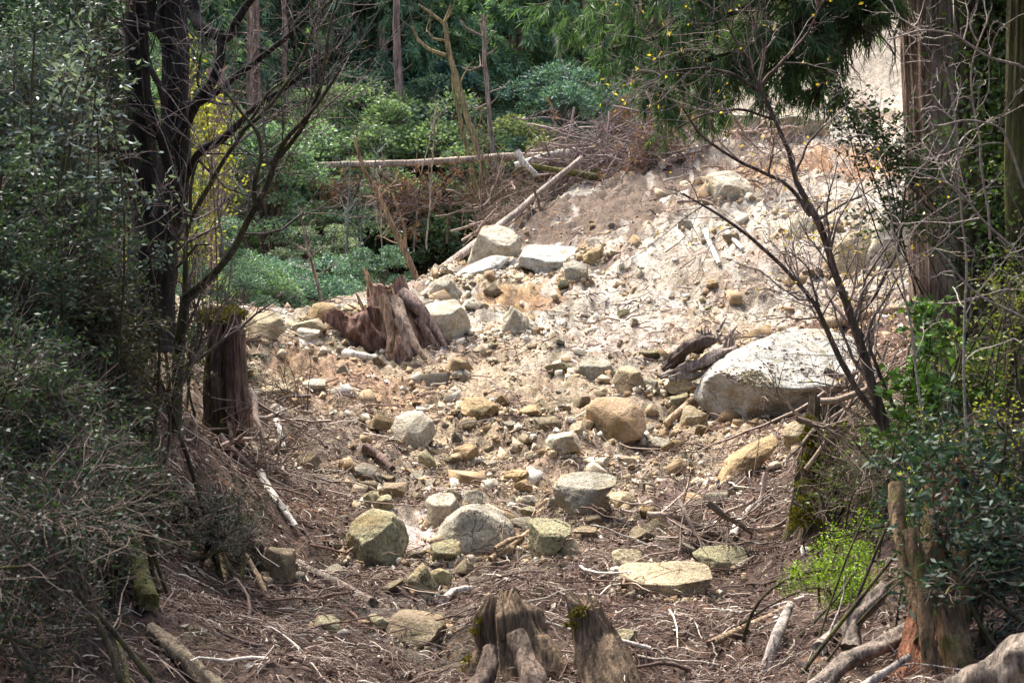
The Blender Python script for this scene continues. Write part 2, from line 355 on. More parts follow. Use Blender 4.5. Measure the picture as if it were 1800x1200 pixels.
BL = [(915, 525, .75, (.40, .20, .075), .8), (975, 495, .5, (.36, .19, .08), .7), (880, 500, .8, (.45, .32, .17), .7), (1290, 310, 1.6, (.50, .30, .14), .9), (1480, 290, 1.4, (.5, .28, .15), .8), (1200, 345, 1.3, (.5, .33, .16), .9), (950, 470, .6, (.4, .25, .12), .7),
      (1050, 385, 2.3, (.16, .118, .088), .95), (950, 400, 2., (.145, .105, .08), .95), (1180, 300, 2.6, (.18, .135, .105), .9), (1100, 350, 2., (.165, .122, .095), .8), (1180, 180, 3, (.26, .20, .16), .6), (1350, 480, 1.1, (.30, .22, .17), .7), (1180, 480, 1.0, (.34, .27, .2), .5), (1100, 590, .9, (.55, .46, .39), .8),
      (620, 670, 1.2, (.38, .22, .13), .6), (640, 600, 1.2, (.12, .105, .04), .5), (1500, 640, 2.0, (.16, .09, .07), .9), (1450, 830, 1.6, (.13, .08, .065), .9), (1300, 860, 1.0, (.2, .14, .12), .7), (500, 760, 1.0, (.22, .16, .13), .6),
      (724, 930, .6, (.66, .54, .48), 1), (700, 1090, .6, (.27, .24, .2), .7), (820, 1070, .35, (.3, .26, .22), .7), (1180, 1080, .9, (.12, .07, .06), .5), (560, 890, .5, (.3, .15, .08), .6), (470, 860, 1.2, (.13, .085, .065), .6)]
for (a, b, rad, cc, st) in BL:
    h = hit(a, b); d = np.hypot(X_ - h[0], (Y_ - h[1]) * .8) / rad + n2 * .35
    c = blend(c, cc, st * (1 - sm(.55, 1.05, d)))
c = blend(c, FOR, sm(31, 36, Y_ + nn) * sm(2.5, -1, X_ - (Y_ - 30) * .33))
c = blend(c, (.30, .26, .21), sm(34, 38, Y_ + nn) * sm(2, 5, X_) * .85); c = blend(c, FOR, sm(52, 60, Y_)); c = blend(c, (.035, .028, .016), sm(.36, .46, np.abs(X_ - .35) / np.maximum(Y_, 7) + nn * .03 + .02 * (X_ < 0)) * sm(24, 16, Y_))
c = blend(c, (.05, .06, .015), sm(.5, .8, fbm(P3, 3.3, 3, 91)) * .5 * (Y_ < 24))
gi = np.arange(NY * NU).reshape(NY, NU)
F = np.stack([gi[:-1, :-1], gi[:-1, 1:], gi[1:, 1:], gi[1:, :-1]], -1).reshape(-1, 4)
gm = MB().add(np.c_[XY, Z], F)
c = blend(c, (.17, .135, .10), .75 * np.exp(-(sdm / .22) ** 2)); streak = fbm(P3 * np.array([1, .25, 1]), 4.5, 3, 95); c = blend(c, (.66, .61, .53), sm(.35, .8, streak) * .55 * sm(18, 21, Y_) * (1 - sm(33, 36, Y_))); c = blend(c, (.2, .15, .11), sm(.35, .8, -streak) * .6 * sm(17, 20, Y_) * (1 - sm(33, 36, Y_)))
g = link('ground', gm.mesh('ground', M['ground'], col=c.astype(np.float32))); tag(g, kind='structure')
def gp(x, y, up=0.):
    p = hit(x, y); p[2] = gz(p[0], p[1])[0] + up; return p
print('terrain done')

# ------------------------------------------------------------------ rocks
_ico = {}
def ico(n):
    if n not in _ico:
        b = bmesh.new(); bmesh.ops.create_icosphere(b, subdivisions=n, radius=1); b.verts.ensure_lookup_table()
        _ico[n] = (np.array([v.co[:] for v in b.verts]), np.array([[v.index for v in f.verts] for f in b.faces])); b.free()
    return _ico[n]
def rock_shape(seed, planes=9, lo=.55, hi=.85, sub=4, box=0.5, rough=.03, outline=None, extra=None):
    V, F = ico(sub); V = V.copy(); g = np.random.default_rng(seed)
    if outline is not None:
        o = np.asarray(outline, float); ctr = (o.min(0) + o.max(0)) / 2; hw = (o.max(0) - o.min(0)) / 2
        q = (o - ctr) / hw; q[:, 1] *= -1                            # x right, z up, unit box
        th = np.arctan2(V[:, 2], V[:, 0]); s = np.hypot(V[:, 0], V[:, 2])
        A, B = q, np.roll(q, -1, axis=0); Rr = np.full(len(V), .0)
        dx, dz = np.cos(th), np.sin(th)
        for a, b in zip(A, B):
            e = b - a; den = dx * e[1] - dz * e[0]; den = np.where(np.abs(den) < 1e-9, 1e-9, den)
            tt = (a[0] * e[1] - a[1] * e[0]) / den; uu = (a[0] * dz - a[1] * dx) / den
            ok = (tt > 0) & (uu >= -1e-6) & (uu <= 1 + 1e-6); Rr = np.where(ok, np.maximum(Rr, tt), Rr)
        Rr[Rr == 0] = .8; gs = np.minimum(1, s ** .62 * 1.06)
        V = np.stack([Rr * gs * dx, np.sign(V[:, 1]) * np.abs(V[:, 1]) ** .5, Rr * gs * dz], 1)
        N = np.array([[g.uniform(-.6, .6), -1, g.uniform(-.2, .9)] for _ in range(5)] + [[g.uniform(-.5, .5), 1, g.uniform(0, .5)], [g.uniform(-.3, .3), g.uniform(-.9, -.5), 1], [g.uniform(.6, 1.2), -.7, g.uniform(-.2, .6)], [-g.uniform(.6, 1.2), -.7, g.uniform(-.2, .6)]])
        D = np.array([g.uniform(.6, .88) for _ in range(5)] + [.75, g.uniform(.5, .7), g.uniform(.6, .8), g.uniform(.6, .8)])
        if extra: N = np.array([e[:3] for e in extra]); D = np.array([e[3] for e in extra])
    else:
        N = g.normal(size=(planes, 3)); D = g.uniform(lo, hi, planes)
        if box: # six boxy faces
            Q, _ = np.linalg.qr(np.eye(3) + g.normal(size=(3, 3)) * .35); N = np.r_[N, Q, -Q]; D = np.r_[D, g.uniform(lo, hi - .08, 6)]
    N = N / np.linalg.norm(N, axis=1, keepdims=True)
    for n, d in zip(N, D):
        k = V @ n - d; V -= np.where(k > 0, k * .93, 0)[:, None] * n
    nr = V / (np.linalg.norm(V, axis=1, keepdims=True) + 1e-9)
    V = V + nr * (rough * 1.6 * fbm(V + seed * 3.7, 1.6, 3, seed) + rough * .8 * fbm(V + seed, 6, 3, seed + 5) - rough * .9 * np.maximum(0, 1 - 7 * np.abs(vn(V * 2.1 + seed, seed + 9))))[:, None]
    if outline is None:
        V -= (V.max(0) + V.min(0)) / 2; V /= (V.max(0) - V.min(0)) / 2
    return V, F
TINT = dict(white=(.55, .53, .47), pale=(.60, .53, .40), tan=(.52, .42, .27), ochre=(.48, .34, .18), orange=(.48, .33, .2), grey=(.40, .36, .28), brown=(.33, .25, .16), olive=(.41, .37, .22))
FOOT = []
LAND = []                                                            # landmarks for auto labels (px, py, phrase)
def boulder(x0, y0, x1, y1, tint, label, outline=None, seed=None, depth=.8, rot=0, planes=8, lo=.5, hi=.85, box=.5, group=None, name='boulder', cat='boulder', sub=None, rough=.03, Y=None, sink=.15, extra=None, mid=False):
    seed = seed if seed is not None else int(x0 * 7 + y0) % 9973
    cx, cy = (x0 + x1) / 2, (y0 + y1) / 2; wp, hp = x1 - x0, y1 - y0
    if mid: Yc = hit(cx, cy)[1] - (.4 if wp > 72 and y1 < 560 else .05)
    elif Y is None:
        h = hit(cx, y1 - .08 * hp); Yc = h[1] + .18 * depth * wp * h[1] / FPX
    else: Yc = Y
    sub = sub or (5 if wp > 70 else 4 if wp > 34 else 3)
    V, F = rock_shape(seed, planes, lo, hi, sub, box, rough, outline, extra)
    W, H = wp * Yc / FPX / 2, hp * Yc / FPX / 2
    V = V * np.array([W, depth * W, H])
    V[:, 2] = np.where(V[:, 2] < 0, V[:, 2] * (1 + sink * 1.5), V[:, 2])
    V[:, 2] += V[:, 1] * .12                                         # leans with the slope
    p = px(cx, cy, Yc)
    o = link(name, MB().add(V, F).mesh(name, M['rock']), None, p, tuple(np.array(TINT[tint]) * random.uniform(.92, 1.08)))
    tag(o, label, cat, group); LAND.append((cx, cy, label)); FOOT.append((p[0], p[1], W, depth * W)); return o

B = boulder
B(1236, 572, 1520, 742, 'white', 'huge white boulder with a broad flat top, right of the gully', outline=[(1238,700),(1240,672),(1262,650),(1300,632),(1345,612),(1380,594),(1430,580),(1500,578),(1518,600),(1515,680),(1490,700),(1400,735),(1320,742),(1262,735)], depth=.8, sub=6, seed=3, Y=16.5, extra=[(0, -.55, .835, .32), (.14, -.42, .85, .40), (-.1, -.8, -.6, .70), (.25, -.78, -.55, .74), (-.8, -.5, -.3, .80), (.8, -.6, 0, .9), (-.55, -.4, .75, .62)])
B(815, 396, 917, 470, 'pale', 'pale wedge-shaped boulder perched highest on the ridge', outline=[(815,470),(835,425),(850,400),(880,397),(905,410),(917,432),(912,447),(880,447),(845,455),(820,470)], depth=.8, seed=5, extra=[(-.6, -.8, -.1, .42), (.3, -.5, .8, .48), (.2, -.8, -.5, .62), (.9, -.4, 0, .75)])
B(912, 430, 1026, 482, 'white', 'flat white-topped slab boulder on the ridge', outline=[(912,455),(930,432),(1010,436),(1026,443),(1020,470),(1005,482),(945,480),(938,470),(915,468)], depth=.9, seed=8, extra=[(.05, -.5, .866, .38), (.1, -.9, -.35, .85), (-.5, -.8, -.1, .8), (.8, -.6, 0, .8)])
B(1018, 429, 1064, 464, 'ochre', 'tan wedge rock against the right end of the white slab', outline=[(1018,455),(1040,438),(1060,429),(1064,445),(1058,458),(1030,464)], seed=4)
B(742, 528, 828, 612, 'pale', 'rounded cream boulder just right of the splintered stump', outline=[(744,540),(760,530),(800,528),(818,545),(828,575),(820,598),(805,612),(778,600),(758,580)], seed=6, rough=.02, extra=[(-.3, -.9, .15, .52), (.8, -.55, -.1, .48), (.2, -.8, -.6, .68), (-.2, -.4, 1, .62)])
B(752, 484, 812, 532, 'pale', 'lumpy pale rock behind the cream boulder by the stump', outline=[(752,500),(770,490),(785,484),(800,500),(812,515),(800,530),(756,532)], seed=12)
B(420, 547, 505, 598, 'tan', 'broad cream boulder at the far left end of the ridge', outline=[(420,560),(440,550),(475,547),(492,560),(505,576),(485,590),(450,597),(422,585)], seed=14)
B(541, 531, 596, 572, 'ochre', 'round tan boulder on the ridge touching the stump', seed=15, planes=5, lo=.7, hi=.95, box=0)
B(512, 560, 575, 588, 'tan', 'flat cream rock in front of the round tan boulder', seed=16)
B(515, 577, 562, 603, 'pale', 'small cream rock at the foot of the left ridge', seed=17)
B(1383, 360, 1486, 432, 'pale', 'large pale boulder high on the bare slope', outline=[(1383,425),(1386,400),(1405,375),(1440,360),(1470,372),(1484,400),(1478,415),(1440,432)], seed=18, Y=24.4, sink=.5)
B(1468, 405, 1545, 505, 'tan', 'tilted bedrock slab below the high pale boulder', outline=[(1470,480),(1475,430),(1500,410),(1535,405),(1543,430),(1535,470),(1515,505),(1480,505)], seed=19, depth=.5, sink=.4, mid=True)
B(1515, 372, 1640, 545, 'pale', 'great pale bedrock face beside the cedar trunk', outline=[(1517,520),(1522,455),(1540,405),(1560,380),(1600,372),(1640,400),(1640,540),(1560,545)], seed=20, depth=.5, sub=6, sink=.4, mid=True)
B(1028, 700, 1136, 770, 'orange', 'smooth rounded orange boulder in the middle of the gully', outline=[(1028,738),(1032,718),(1050,704),(1080,701),(1110,707),(1130,722),(1136,745),(1125,760),(1085,770),(1045,760)], seed=22, rough=.008, planes=2)
B(686, 725, 766, 784, 'pale', 'round pale grey boulder alone left of the gully centre', outline=[(686,755),(695,737),(715,726),(740,727),(760,742),(766,762),(750,778),(728,784),(700,775)], seed=23, rough=.012)
B(1008, 628, 1080, 677, 'grey', 'squarish grey block behind the orange boulder', outline=[(1008,662),(1018,640),(1040,628),(1072,636),(1080,655),(1070,677),(1030,672)], seed=24, extra=[(0, -1, .2, .5), (.05, -.4, 1, .55), (.7, -.7, 0, .7), (-.6, -.7, -.3, .75)])
B(1076, 641, 1138, 690, 'tan', 'angular tan block right of the squarish grey block', outline=[(1077,668),(1090,648),(1108,641),(1125,655),(1138,680),(1115,690),(1085,684)], seed=25, extra=[(-.6, -.8, .2, .5), (.6, -.8, -.1, .55), (0, -.5, 1, .66)])
B(1165, 653, 1240, 694, 'pale', 'pale flat-topped block just left of the huge boulder', seed=26)
B(1226, 616, 1300, 682, 'tan', 'grey tan rock leaning behind the left end of the huge boulder', seed=27)
B(605, 898, 718, 1003, 'olive', 'large angular grey boulder at the left edge of the stream', outline=[(607,945),(622,920),(655,900),(690,908),(717,935),(715,960),(700,990),(682,1003),(640,990),(612,972)], seed=28, extra=[(-.3, -.6, .8, .55), (.5, -.9, .1, .6), (-.8, -.6, -.1, .72), (0, -.9, -.4, .8), (.9, -.2, .3, .75), (0, -1, .2, .72)])
B(763, 890, 904, 978, 'grey', 'big triangular grey boulder at the head of the pool', outline=[(765,945),(785,918),(815,895),(835,890),(870,905),(898,922),(904,938),(888,960),(860,978),(812,975),(780,965)], seed=29, rough=.012, extra=[(0, -1, .28, .5), (-.7, -.7, .35, .72), (.6, -.7, .4, .74), (.1, -.8, -.5, .82), (-.2, .1, 1, .93)])
B(748, 868, 810, 930, 'pale', 'cube-shaped pale block behind the triangular boulder', outline=[(749,882),(765,872),(795,870),(810,898),(795,920),(765,930),(752,922)], seed=30, extra=[(-.1, -1, -.1, .55), (0, -.35, 1, .6), (.9, -.4, 0, .62), (-.9, -.5, .1, .8)])
B(815, 884, 896, 930, 'pale', 'pale flat block half hidden by the triangular boulder', seed=31)
B(806, 860, 850, 890, 'pale', 'small pale rock above the cube-shaped block', seed=32)
B(929, 910, 1006, 988, 'olive', 'square block with a white top right of the triangular boulder', outline=[(929,925),(940,912),(985,912),(1005,930),(985,960),(945,988),(932,975)], seed=33, extra=[(.15, -1, -.1, .5), (.1, -.4, 1, .45), (-.9, -.5, 0, .62), (.7, -.6, -.3, .7)])
B(756, 949, 812, 986, 'olive', 'small grey block in front of the triangular boulder', seed=34)
B(970, 833, 1086, 900, 'grey', 'broad split grey boulder above the stream', outline=[(970,862),(985,842),(1020,834),(1060,836),(1086,845),(1065,870),(1040,892),(1012,900),(985,890)], seed=35, extra=[(-.2, -.9, .3, .52), (.5, -.8, -.2, .6), (0, -.4, 1, .55), (-.9, -.4, -.2, .75)])
B(1034, 863, 1072, 900, 'tan', 'tan block wedged beside the split grey boulder', seed=36)
B(1064, 865, 1120, 896, 'tan', 'pale rounded rock right of the split grey boulder', seed=37)
B(1090, 992, 1253, 1056, 'tan', 'long low tan boulder lying on the brown litter', outline=[(1090,1010),(1105,998),(1160,1000),(1200,992),(1245,995),(1253,1010),(1235,1035),(1180,1050),(1140,1056),(1105,1035)], seed=38, extra=[(-.1, -1, -.15, .52), (0, -.3, 1, .38), (.5, -.9, -.1, .62), (-.8, -.6, 0, .8)])
B(1218, 962, 1318, 1018, 'olive', 'greenish rock behind the right end of the long low boulder', outline=[(1218,975),(1235,965),(1275,962),(1310,965),(1318,985),(1300,1005),(1280,1016),(1240,1003)], seed=39, extra=[(0, -1, -.1, .55), (.1, -.4, 1, .5), (-.6, -.8, .2, .65)])
B(1263, 768, 1372, 845, 'ochre', 'long mossy yellow boulder below the huge boulder', outline=[(1265,840),(1280,810),(1320,785),(1360,768),(1372,778),(1350,800),(1320,832),(1285,845)], seed=40)
B(1375, 738, 1432, 790, 'tan', 'yellowish rock beneath the right end of the huge boulder', seed=41)
B(733, 790, 769, 834, 'olive', 'upright narrow block below the round pale boulder', outline=[(735,800),(748,790),(762,808),(768,825),(758,834),(742,822)], seed=42)
B(796, 782, 842, 812, 'ochre', 'rounded tan rock right of the upright narrow block', seed=43)
B(806, 700, 884, 734, 'ochre', 'low ochre slab above the gully centre', outline=[(806,715),(820,703),(850,702),(875,715),(884,728),(850,734),(815,724)], seed=44)
B(908, 712, 955, 732, 'ochre', 'thin tan slab propped on rubble', seed=45)
B(958, 760, 1022, 798, 'pale', 'pale cracked rock left of the orange boulder', seed=46)
B(1132, 766, 1184, 790, 'pale', 'flat pale slab right of the orange boulder', seed=47)
B(1000, 740, 1034, 768, 'tan', 'small rounded rock touching the left of the orange boulder', seed=48)
B(1177, 690, 1215, 724, 'olive', 'olive block between the orange and the huge boulder', seed=49)
B(1195, 712, 1245, 752, 'tan', 'tan rock tucked under the left end of the huge boulder', seed=50)
B(787, 628, 820, 655, 'brown', 'small brown rock below the cream boulder by the stump', seed=51)
B(455, 958, 518, 1024, 'brown', 'brown rough boulder jutting from the left bank', seed=52)
B(525, 792, 566, 835, 'brown', 'brown rock on the left bank below the bark stump', seed=53)
B(612, 812, 664, 846, 'grey', 'grey rounded rock on the left bank', seed=54)
B(716, 990, 768, 1052, 'olive', 'dark wet block below the large angular boulder', seed=55)
B(754, 998, 795, 1040, 'olive', 'dark stream block with a square top', seed=56)
B(672, 1078, 786, 1126, 'brown', 'smooth grey brown bedrock hump in the stream bed', seed=57, planes=4, depth=1.3, sink=.5, mid=True)
B(870, 535, 946, 632, 'pale', 'tall earthy bedrock rib in the middle of the slope', seed=58, depth=.8, sink=.4, rough=.09, mid=True)
B(1003, 804, 1072, 822, 'pale', 'flat pale paving-like slab below the orange boulder', seed=59, mid=True, sink=.5, depth=.6)
B(1070, 799, 1118, 814, 'tan', 'flat tan slab right of the paving-like slab', seed=60, mid=True, sink=.5, depth=.6)
B(885, 825, 935, 850, 'ochre', 'ochre flat rock above the stream head', seed=61)
B(903, 842, 937, 868, 'ochre', 'ochre broken rock below the ochre flat rock', seed=62)
B(915, 870, 950, 898, 'pale', 'pale rock among roots left of the split boulder', seed=63)
B(915, 889, 950, 915, 'olive', 'greenish rock nearest above the square white-topped block', seed=64)
B(1005, 925, 1050, 948, 'brown', 'brown wedge rock right of the square white-topped block', seed=65)
B(975, 945, 1020, 985, 'tan', 'buried tan slab touching the square white-topped block', seed=66)
B(1075, 965, 1128, 1008, 'tan', 'half-buried tan rock above the long low boulder', seed=67)
B(1090, 975, 1140, 1000, 'orange', 'reddish flat rock above the long low boulder', seed=68)
B(1078, 1105, 1122, 1133, 'tan', 'buried yellow rock right of the leaning snag', seed=69)
B(636, 862, 672, 900, 'olive', 'small grey rock left of the sandy pool', seed=70)
B(672, 848, 718, 880, 'brown', 'brown flat rock above the sandy pool', seed=71)
B(655, 870, 690, 905, 'olive', 'grey rock leaning on the large angular boulder', seed=72)
B(460, 675, 520, 700, 'tan', 'flat tan rock on the bare ground by the bark stump', seed=73)
B(530, 665, 575, 690, 'pale', 'flat pale rock below the left ridge', seed=74)
B(775, 450, 905, 505, 'white', 'sloping white bedrock sheet under the perched wedge boulder', outline=[(775,498),(820,470),(865,450),(905,452),(880,470),(830,492),(790,505)], seed=75, depth=1.1, mid=True)
B(1240, 300, 1330, 360, 'pale', 'pale bedrock shoulder on the ochre part of the slope', seed=76, sink=.6, mid=True)
B(1210, 310, 1262, 336, 'grey', 'bluish grey slab at the edge of the dead branches', seed=77, mid=True, sink=.5)
B(1275, 200, 1335, 235, 'pale', 'pale outcrop near the top of the slope', seed=78, sink=.5, mid=True)
B(1350, 195, 1440, 235, 'grey', 'grey outcrop behind the bare tree near the slope top', seed=79, sink=.5, mid=True)
B(990, 460, 1035, 495, 'grey', 'grey splinter of rock under the white slab boulder', seed=80)
B(645, 1080, 690, 1110, 'olive', 'small greenish rock on the lower left of the stream', seed=81)
B(548, 1082, 600, 1116, 'olive', 'pointed olive rock in the brown litter, lower left', seed=82)
B(600, 535, 640, 552, 'tan', 'tan stone behind the splintered stump', seed=83)
B(1120, 745, 1150, 765, 'grey', 'dark wet stone beside the trickle of water', seed=84)
big = bpy.data.objects['boulder']; bm_ = big.data; nv = len(bm_.vertices); co = np.zeros(nv * 3); no = np.zeros(nv * 3); bm_.vertices.foreach_get('co', co); bm_.vertex_normals.foreach_get('vector', no); co = co.reshape(-1, 3); no = no.reshape(-1, 3)
g = np.random.default_rng(2); ok = np.where((no[:, 2] > .55) & (fbm(co, 2.6, 3, 8) > .05))[0]; i_ = g.choice(ok, 420); d_ = g.normal(size=(420, 3)); d_[:, 2] *= .15
link('dry_debris', MB().add(*leaves(co[i_] + no[i_] * .006 + g.normal(size=(420, 3)) * np.array([.02, .02, 0]), d_, g.uniform(.02, .09, 420), .022, g)).mesh('dry_debris', M['litter']), big)
ok = np.where((no[:, 2] > .5) & (fbm(co, 1.7, 3, 3) > .35))[0]; i_ = g.choice(ok, 900); d_ = g.normal(size=(900, 3)); d_[:, 2] = np.abs(d_[:, 2]) * .4
link('moss_patch', MB().add(*leaves(co[i_] + g.normal(size=(900, 3)) * .012, d_, g.uniform(.01, .03, 900), .014, g)).mesh('moss_patch', M['mossp']), big, color=(.22, .19, .09))
print('boulders done')

# smaller rocks, each its own object, on meshes shared between copies
small = []
for k in range(14):
    V, F = rock_shape(300 + k, 10, .32, .72, 3, 1, .03); small.append(MB().add(V, F).mesh('rock', M['rock'], smooth=True))
def near_phrase(x, y):
    l = min(LAND[:85], key=lambda a: (a[0] - x) ** 2 + (a[1] - y) ** 2); dx, dy = x - l[0], y - l[1]
    w = ('left of' if dx < 0 else 'right of') if abs(dx) > abs(dy) else ('behind' if dy < 0 else 'in front of')
    return w, ' '.join(l[2].split()[:6]).rstrip(',')
SH = {}
def short(l):
    w = l.split(); out = []
    for a in w:
        if a.rstrip(',') in ('with', 'in', 'on', 'at', 'behind', 'below', 'above', 'right', 'left', 'just', 'highest', 'touching', 'leaning', 'lying', 'beside', 'half', 'jutting', 'tucked', 'wedged', 'against', 'perched', 'from', 'alone', 'beneath', 'between', 'propped', 'near', 'among') and len(out) > 2: break
        out.append(a.rstrip(','))
    return ' '.join(out)
ORD = ['nearest', 'second', 'third', 'fourth', 'fifth', 'sixth', 'seventh', 'eighth', 'ninth', 'tenth', 'eleventh', 'twelfth']
cnt = {}
def auto(kind, x, y):
    w, l = near_phrase(x, y); key = (kind, w, l); k = cnt.get(key, 0); cnt[key] = k + 1
    full = min(LAND[:85], key=lambda a: (a[0] - x) ** 2 + (a[1] - y) ** 2)[2]
    return ' '.join(f'{kind} {w} the {short(full)}'.split()[:14]) + ('' if k == 0 else f', {ORD[min(k, 11)]} out')
g = np.random.default_rng(11); placed = []
def try_place(x, y, rad):
    for (a, b, r) in placed:
        if (a - x) ** 2 + (b - y) ** 2 < (rad + r) ** 2 * .6: return False
    placed.append((x, y, rad)); return True
zones = [(620, 700, 1150, 860, 110), (640, 840, 1000, 1060, 62), (950, 620, 1260, 720, 46), (760, 500, 1000, 680, 20), (1120, 690, 1260, 800, 24), (1000, 380, 1560, 620, 18), (1020, 860, 1330, 1100, 14), (450, 600, 760, 720, 22), (480, 740, 620, 1150, 12), (760, 470, 900, 520, 10)]
for (x0, y0, x1, y1, n) in zones:
    for _ in range(n):
        x, y = g.uniform(x0, x1), g.uniform(y0, y1); s = 6.5 + g.exponential(6); s = min(s, 23) * (1 + (y - 700) / 1600)
        if any(abs(x - a) < 26 and abs(y - b) < 16 for a, b, _ in LAND[:85]) or not try_place(x, y, s): continue
        h = gp(x, y); tn = random.choice(['pale', 'tan', 'pale', 'ochre', 'olive', 'grey', 'tan', 'pale'])
        if 685 < x < 768 and 890 < y < 965: continue
        cw = {'pale': 'pale', 'tan': 'tan', 'ochre': 'ochre', 'olive': 'greenish', 'grey': 'grey', 'brown': 'brown'}[tn]
        o = link('rock', small[g.integers(0, 14)], None, h, tuple(np.array(TINT[tn]) * g.uniform(.8, 1.1)))
        sc = s * h[1] / FPX; o.scale = (sc * g.uniform(.8, 1.4), sc * g.uniform(.7, 1.1), sc * g.uniform(.35, .9)); o.rotation_euler = (g.uniform(-.3, .3), g.uniform(-.3, .3), g.uniform(0, 6.28))
        o.location[2] += sc * .2
        tag(o, auto(('small ' if s > 12 else 'little ') + cw + ' rock', x, y), 'rock', 'loose rocks strewn over the gully')
# gravel: nobody could count it
def sample(n, y0=6.5, y1=34, g=rng, u=.46):
    y = np.exp(g.uniform(math.log(y0), math.log(y1), n)); x = g.uniform(-u, u, n) * y; return x, y, gz(x, y)
def chips(n, size, y0, y1, dens, seed):
    g = np.random.default_rng(seed); x, y, z = sample(n, y0, y1, g); keep = g.random(n) < dens(x, y); x, y, z = x[keep], y[keep], z[keep]; n = len(x)
    cube = np.array([[a, b, c] for c in (-1, 1) for (a, b) in ((-1, -1), (1, -1), (1, 1), (-1, 1))], float)
    F0 = np.array([[0, 3, 2, 1], [4, 5, 6, 7], [0, 1, 5, 4], [1, 2, 6, 5], [2, 3, 7, 6], [3, 0, 4, 7]])
    V = cube[None] * g.uniform(.35, 1.0, (n, 1, 3)) + g.normal(size=(n, 8, 3)) * .22
    q = g.normal(size=(n, 4)); q /= np.linalg.norm(q, axis=1, keepdims=True); a, b, c_, d = q.T
    Rm = np.stack([np.stack([1 - 2 * (c_ * c_ + d * d), 2 * (b * c_ - a * d), 2 * (b * d + a * c_)], -1), np.stack([2 * (b * c_ + a * d), 1 - 2 * (b * b + d * d), 2 * (c_ * d - a * b)], -1), np.stack([2 * (b * d - a * c_), 2 * (c_ * d + a * b), 1 - 2 * (b * b + c_ * c_)], -1)], 1)
    V = np.einsum('nij,nkj->nki', Rm, V) * (size * (.35 + g.exponential(.5, n)) * np.clip(y / 14, .6, 1.8))[:, None, None]
    V += np.stack([x, y, z + size * .2], 1)[:, None]
    return V.reshape(-1, 3), (F0[None] + (np.arange(n) * 8)[:, None, None]).reshape(-1, 4)
POOL = hit(722, 930)
def nopool(x, y): return np.hypot(x - POOL[0], (y - POOL[1]) * .7) > .33
def dens_g(x, y):
    a = sm(10.5, 14, y + np.abs(x) * -.3 + .3 * vn(np.c_[x, y, y] * .8, 3) * 4); return np.clip(a * (.3 + .9 * sm(-.2, .5, vn(np.c_[x, y, y * 0] * 1.1, 4))), .04, 1) * sm(.42, .34, np.abs(x / y + .0)) * np.where((x < -3.2 - 0 * y) & (y > 23), 0, 1) * nopool(x, y)
V1, F1 = chips(70000, .014, 7, 30, lambda x, y: dens_g(x, y) * np.where(y > 20, .6, 1), 5)
V2, F2 = chips(6500, .038, 9, 30, lambda x, y: dens_g(x, y) * np.where(y > 19, .35, 1), 6)
FT = np.array(FOOT)
def ring(n, g):
    f = FT[g.choice(len(FT), n, p=FT[:, 2] / FT[:, 2].sum())]; a = g.uniform(2.6, 6.9, n); r = 1 + np.abs(g.normal(size=n)) * .22; x = f[:, 0] + np.cos(a) * f[:, 2] * r; y = f[:, 1] + np.sin(a) * f[:, 3] * r * .8; return x, y, gz(x, y)
_s = sample; sample = lambda n, y0, y1, g, u=.46: ring(n, g)
V3, F3 = chips(9000, .02, 7, 30, lambda x, y: np.ones(len(x)), 8); V4, F4 = chips(700, .03, 7, 30, lambda x, y: np.ones(len(x)), 9); sample = _s
tag(link('gravel', MB().add(V3, F3).add(V4, F4).add(V1, F1).add(V2, F2).mesh('gravel', M['gravel'], smooth=False)), 'tan stone chips and gravel strewn over the landslide', 'gravel', kind='stuff')
# twig and needle litter
def litter(n, L, r, y0, y1, dens, seed, curl=.35, lift=.02):
    g = np.random.default_rng(seed); x, y, z = sample(n, y0, y1, g, .5); keep = g.random(n) < dens(x, y); x, y, z = x[keep], y[keep], z[keep]; n = len(x)
    a = g.uniform(0, 6.283, n); d = np.stack([np.cos(a), np.sin(a) * .9, g.normal(size=n) * .25], 1)
    l = (L * (.3 + g.exponential(.6, n)))[:, None]; P = np.zeros((n, 4, 3)); P[:, 0] = np.stack([x, y, z], 1); dd = d
    for k in range(1, 4): dd = dd + g.normal(size=(n, 3)) * curl * np.array([1, 1, .4]); P[:, k] = P[:, k - 1] + dd * l / 3
    zz = gz(P[:, :, 0].ravel(), P[:, :, 1].ravel()).reshape(n, 4); P[:, :, 2] = .35 * P[:, :, 2] + .65 * zz + lift * np.abs(g.normal(size=(n, 1))) + np.array([0, .4, .4, .1]) * lift
    Rr = r * g.uniform(.5, 1.6, (n, 1)) * np.array([1, .9, .8, .5]) * np.clip(y / 10, .8, 2.2)[:, None]
    return tubes(P, Rr, 3)
def dl(x, y): return (.35 + .65 * sm(-.35, .25, fbm(np.c_[x, y, y * 0], 1.5, 2, 44))) * np.clip(sm(19, 9, y - np.abs(x) * .7 + 2.5 * vn(np.c_[x, y, y * 0] * .7, 14)) + .16, 0, 1) * np.where((x / y < -.2) & (y > 21), 0, 1) * nopool(x, y)
V1, F1 = litter(85000, .085, .0032, 5.5, 17, dl, 21, .4, .03)
V2, F2 = litter(8000, .2, .005, 8, 33, lambda x, y: np.clip(dl(x, y) + .15, 0, 1), 22, .35, .05)
V3, F3 = litter(14000, .15, .0042, 17, 35, lambda x, y: np.clip(.25 + .9 * vn(np.c_[x, y, y * 0] * .9, 24), .05, 1) * np.where(x / y < -.2, 0, 1), 23, .4, .05)
g = np.random.default_rng(71); fx, fy, fz = sample(22000, 5.5, 22, g, .5); k_ = g.random(22000) < dl(fx, fy); fx, fy, fz = fx[k_], fy[k_], fz[k_]; n_ = len(fx); fd = g.normal(size=(n_, 3)) * np.array([1, 1, .35])
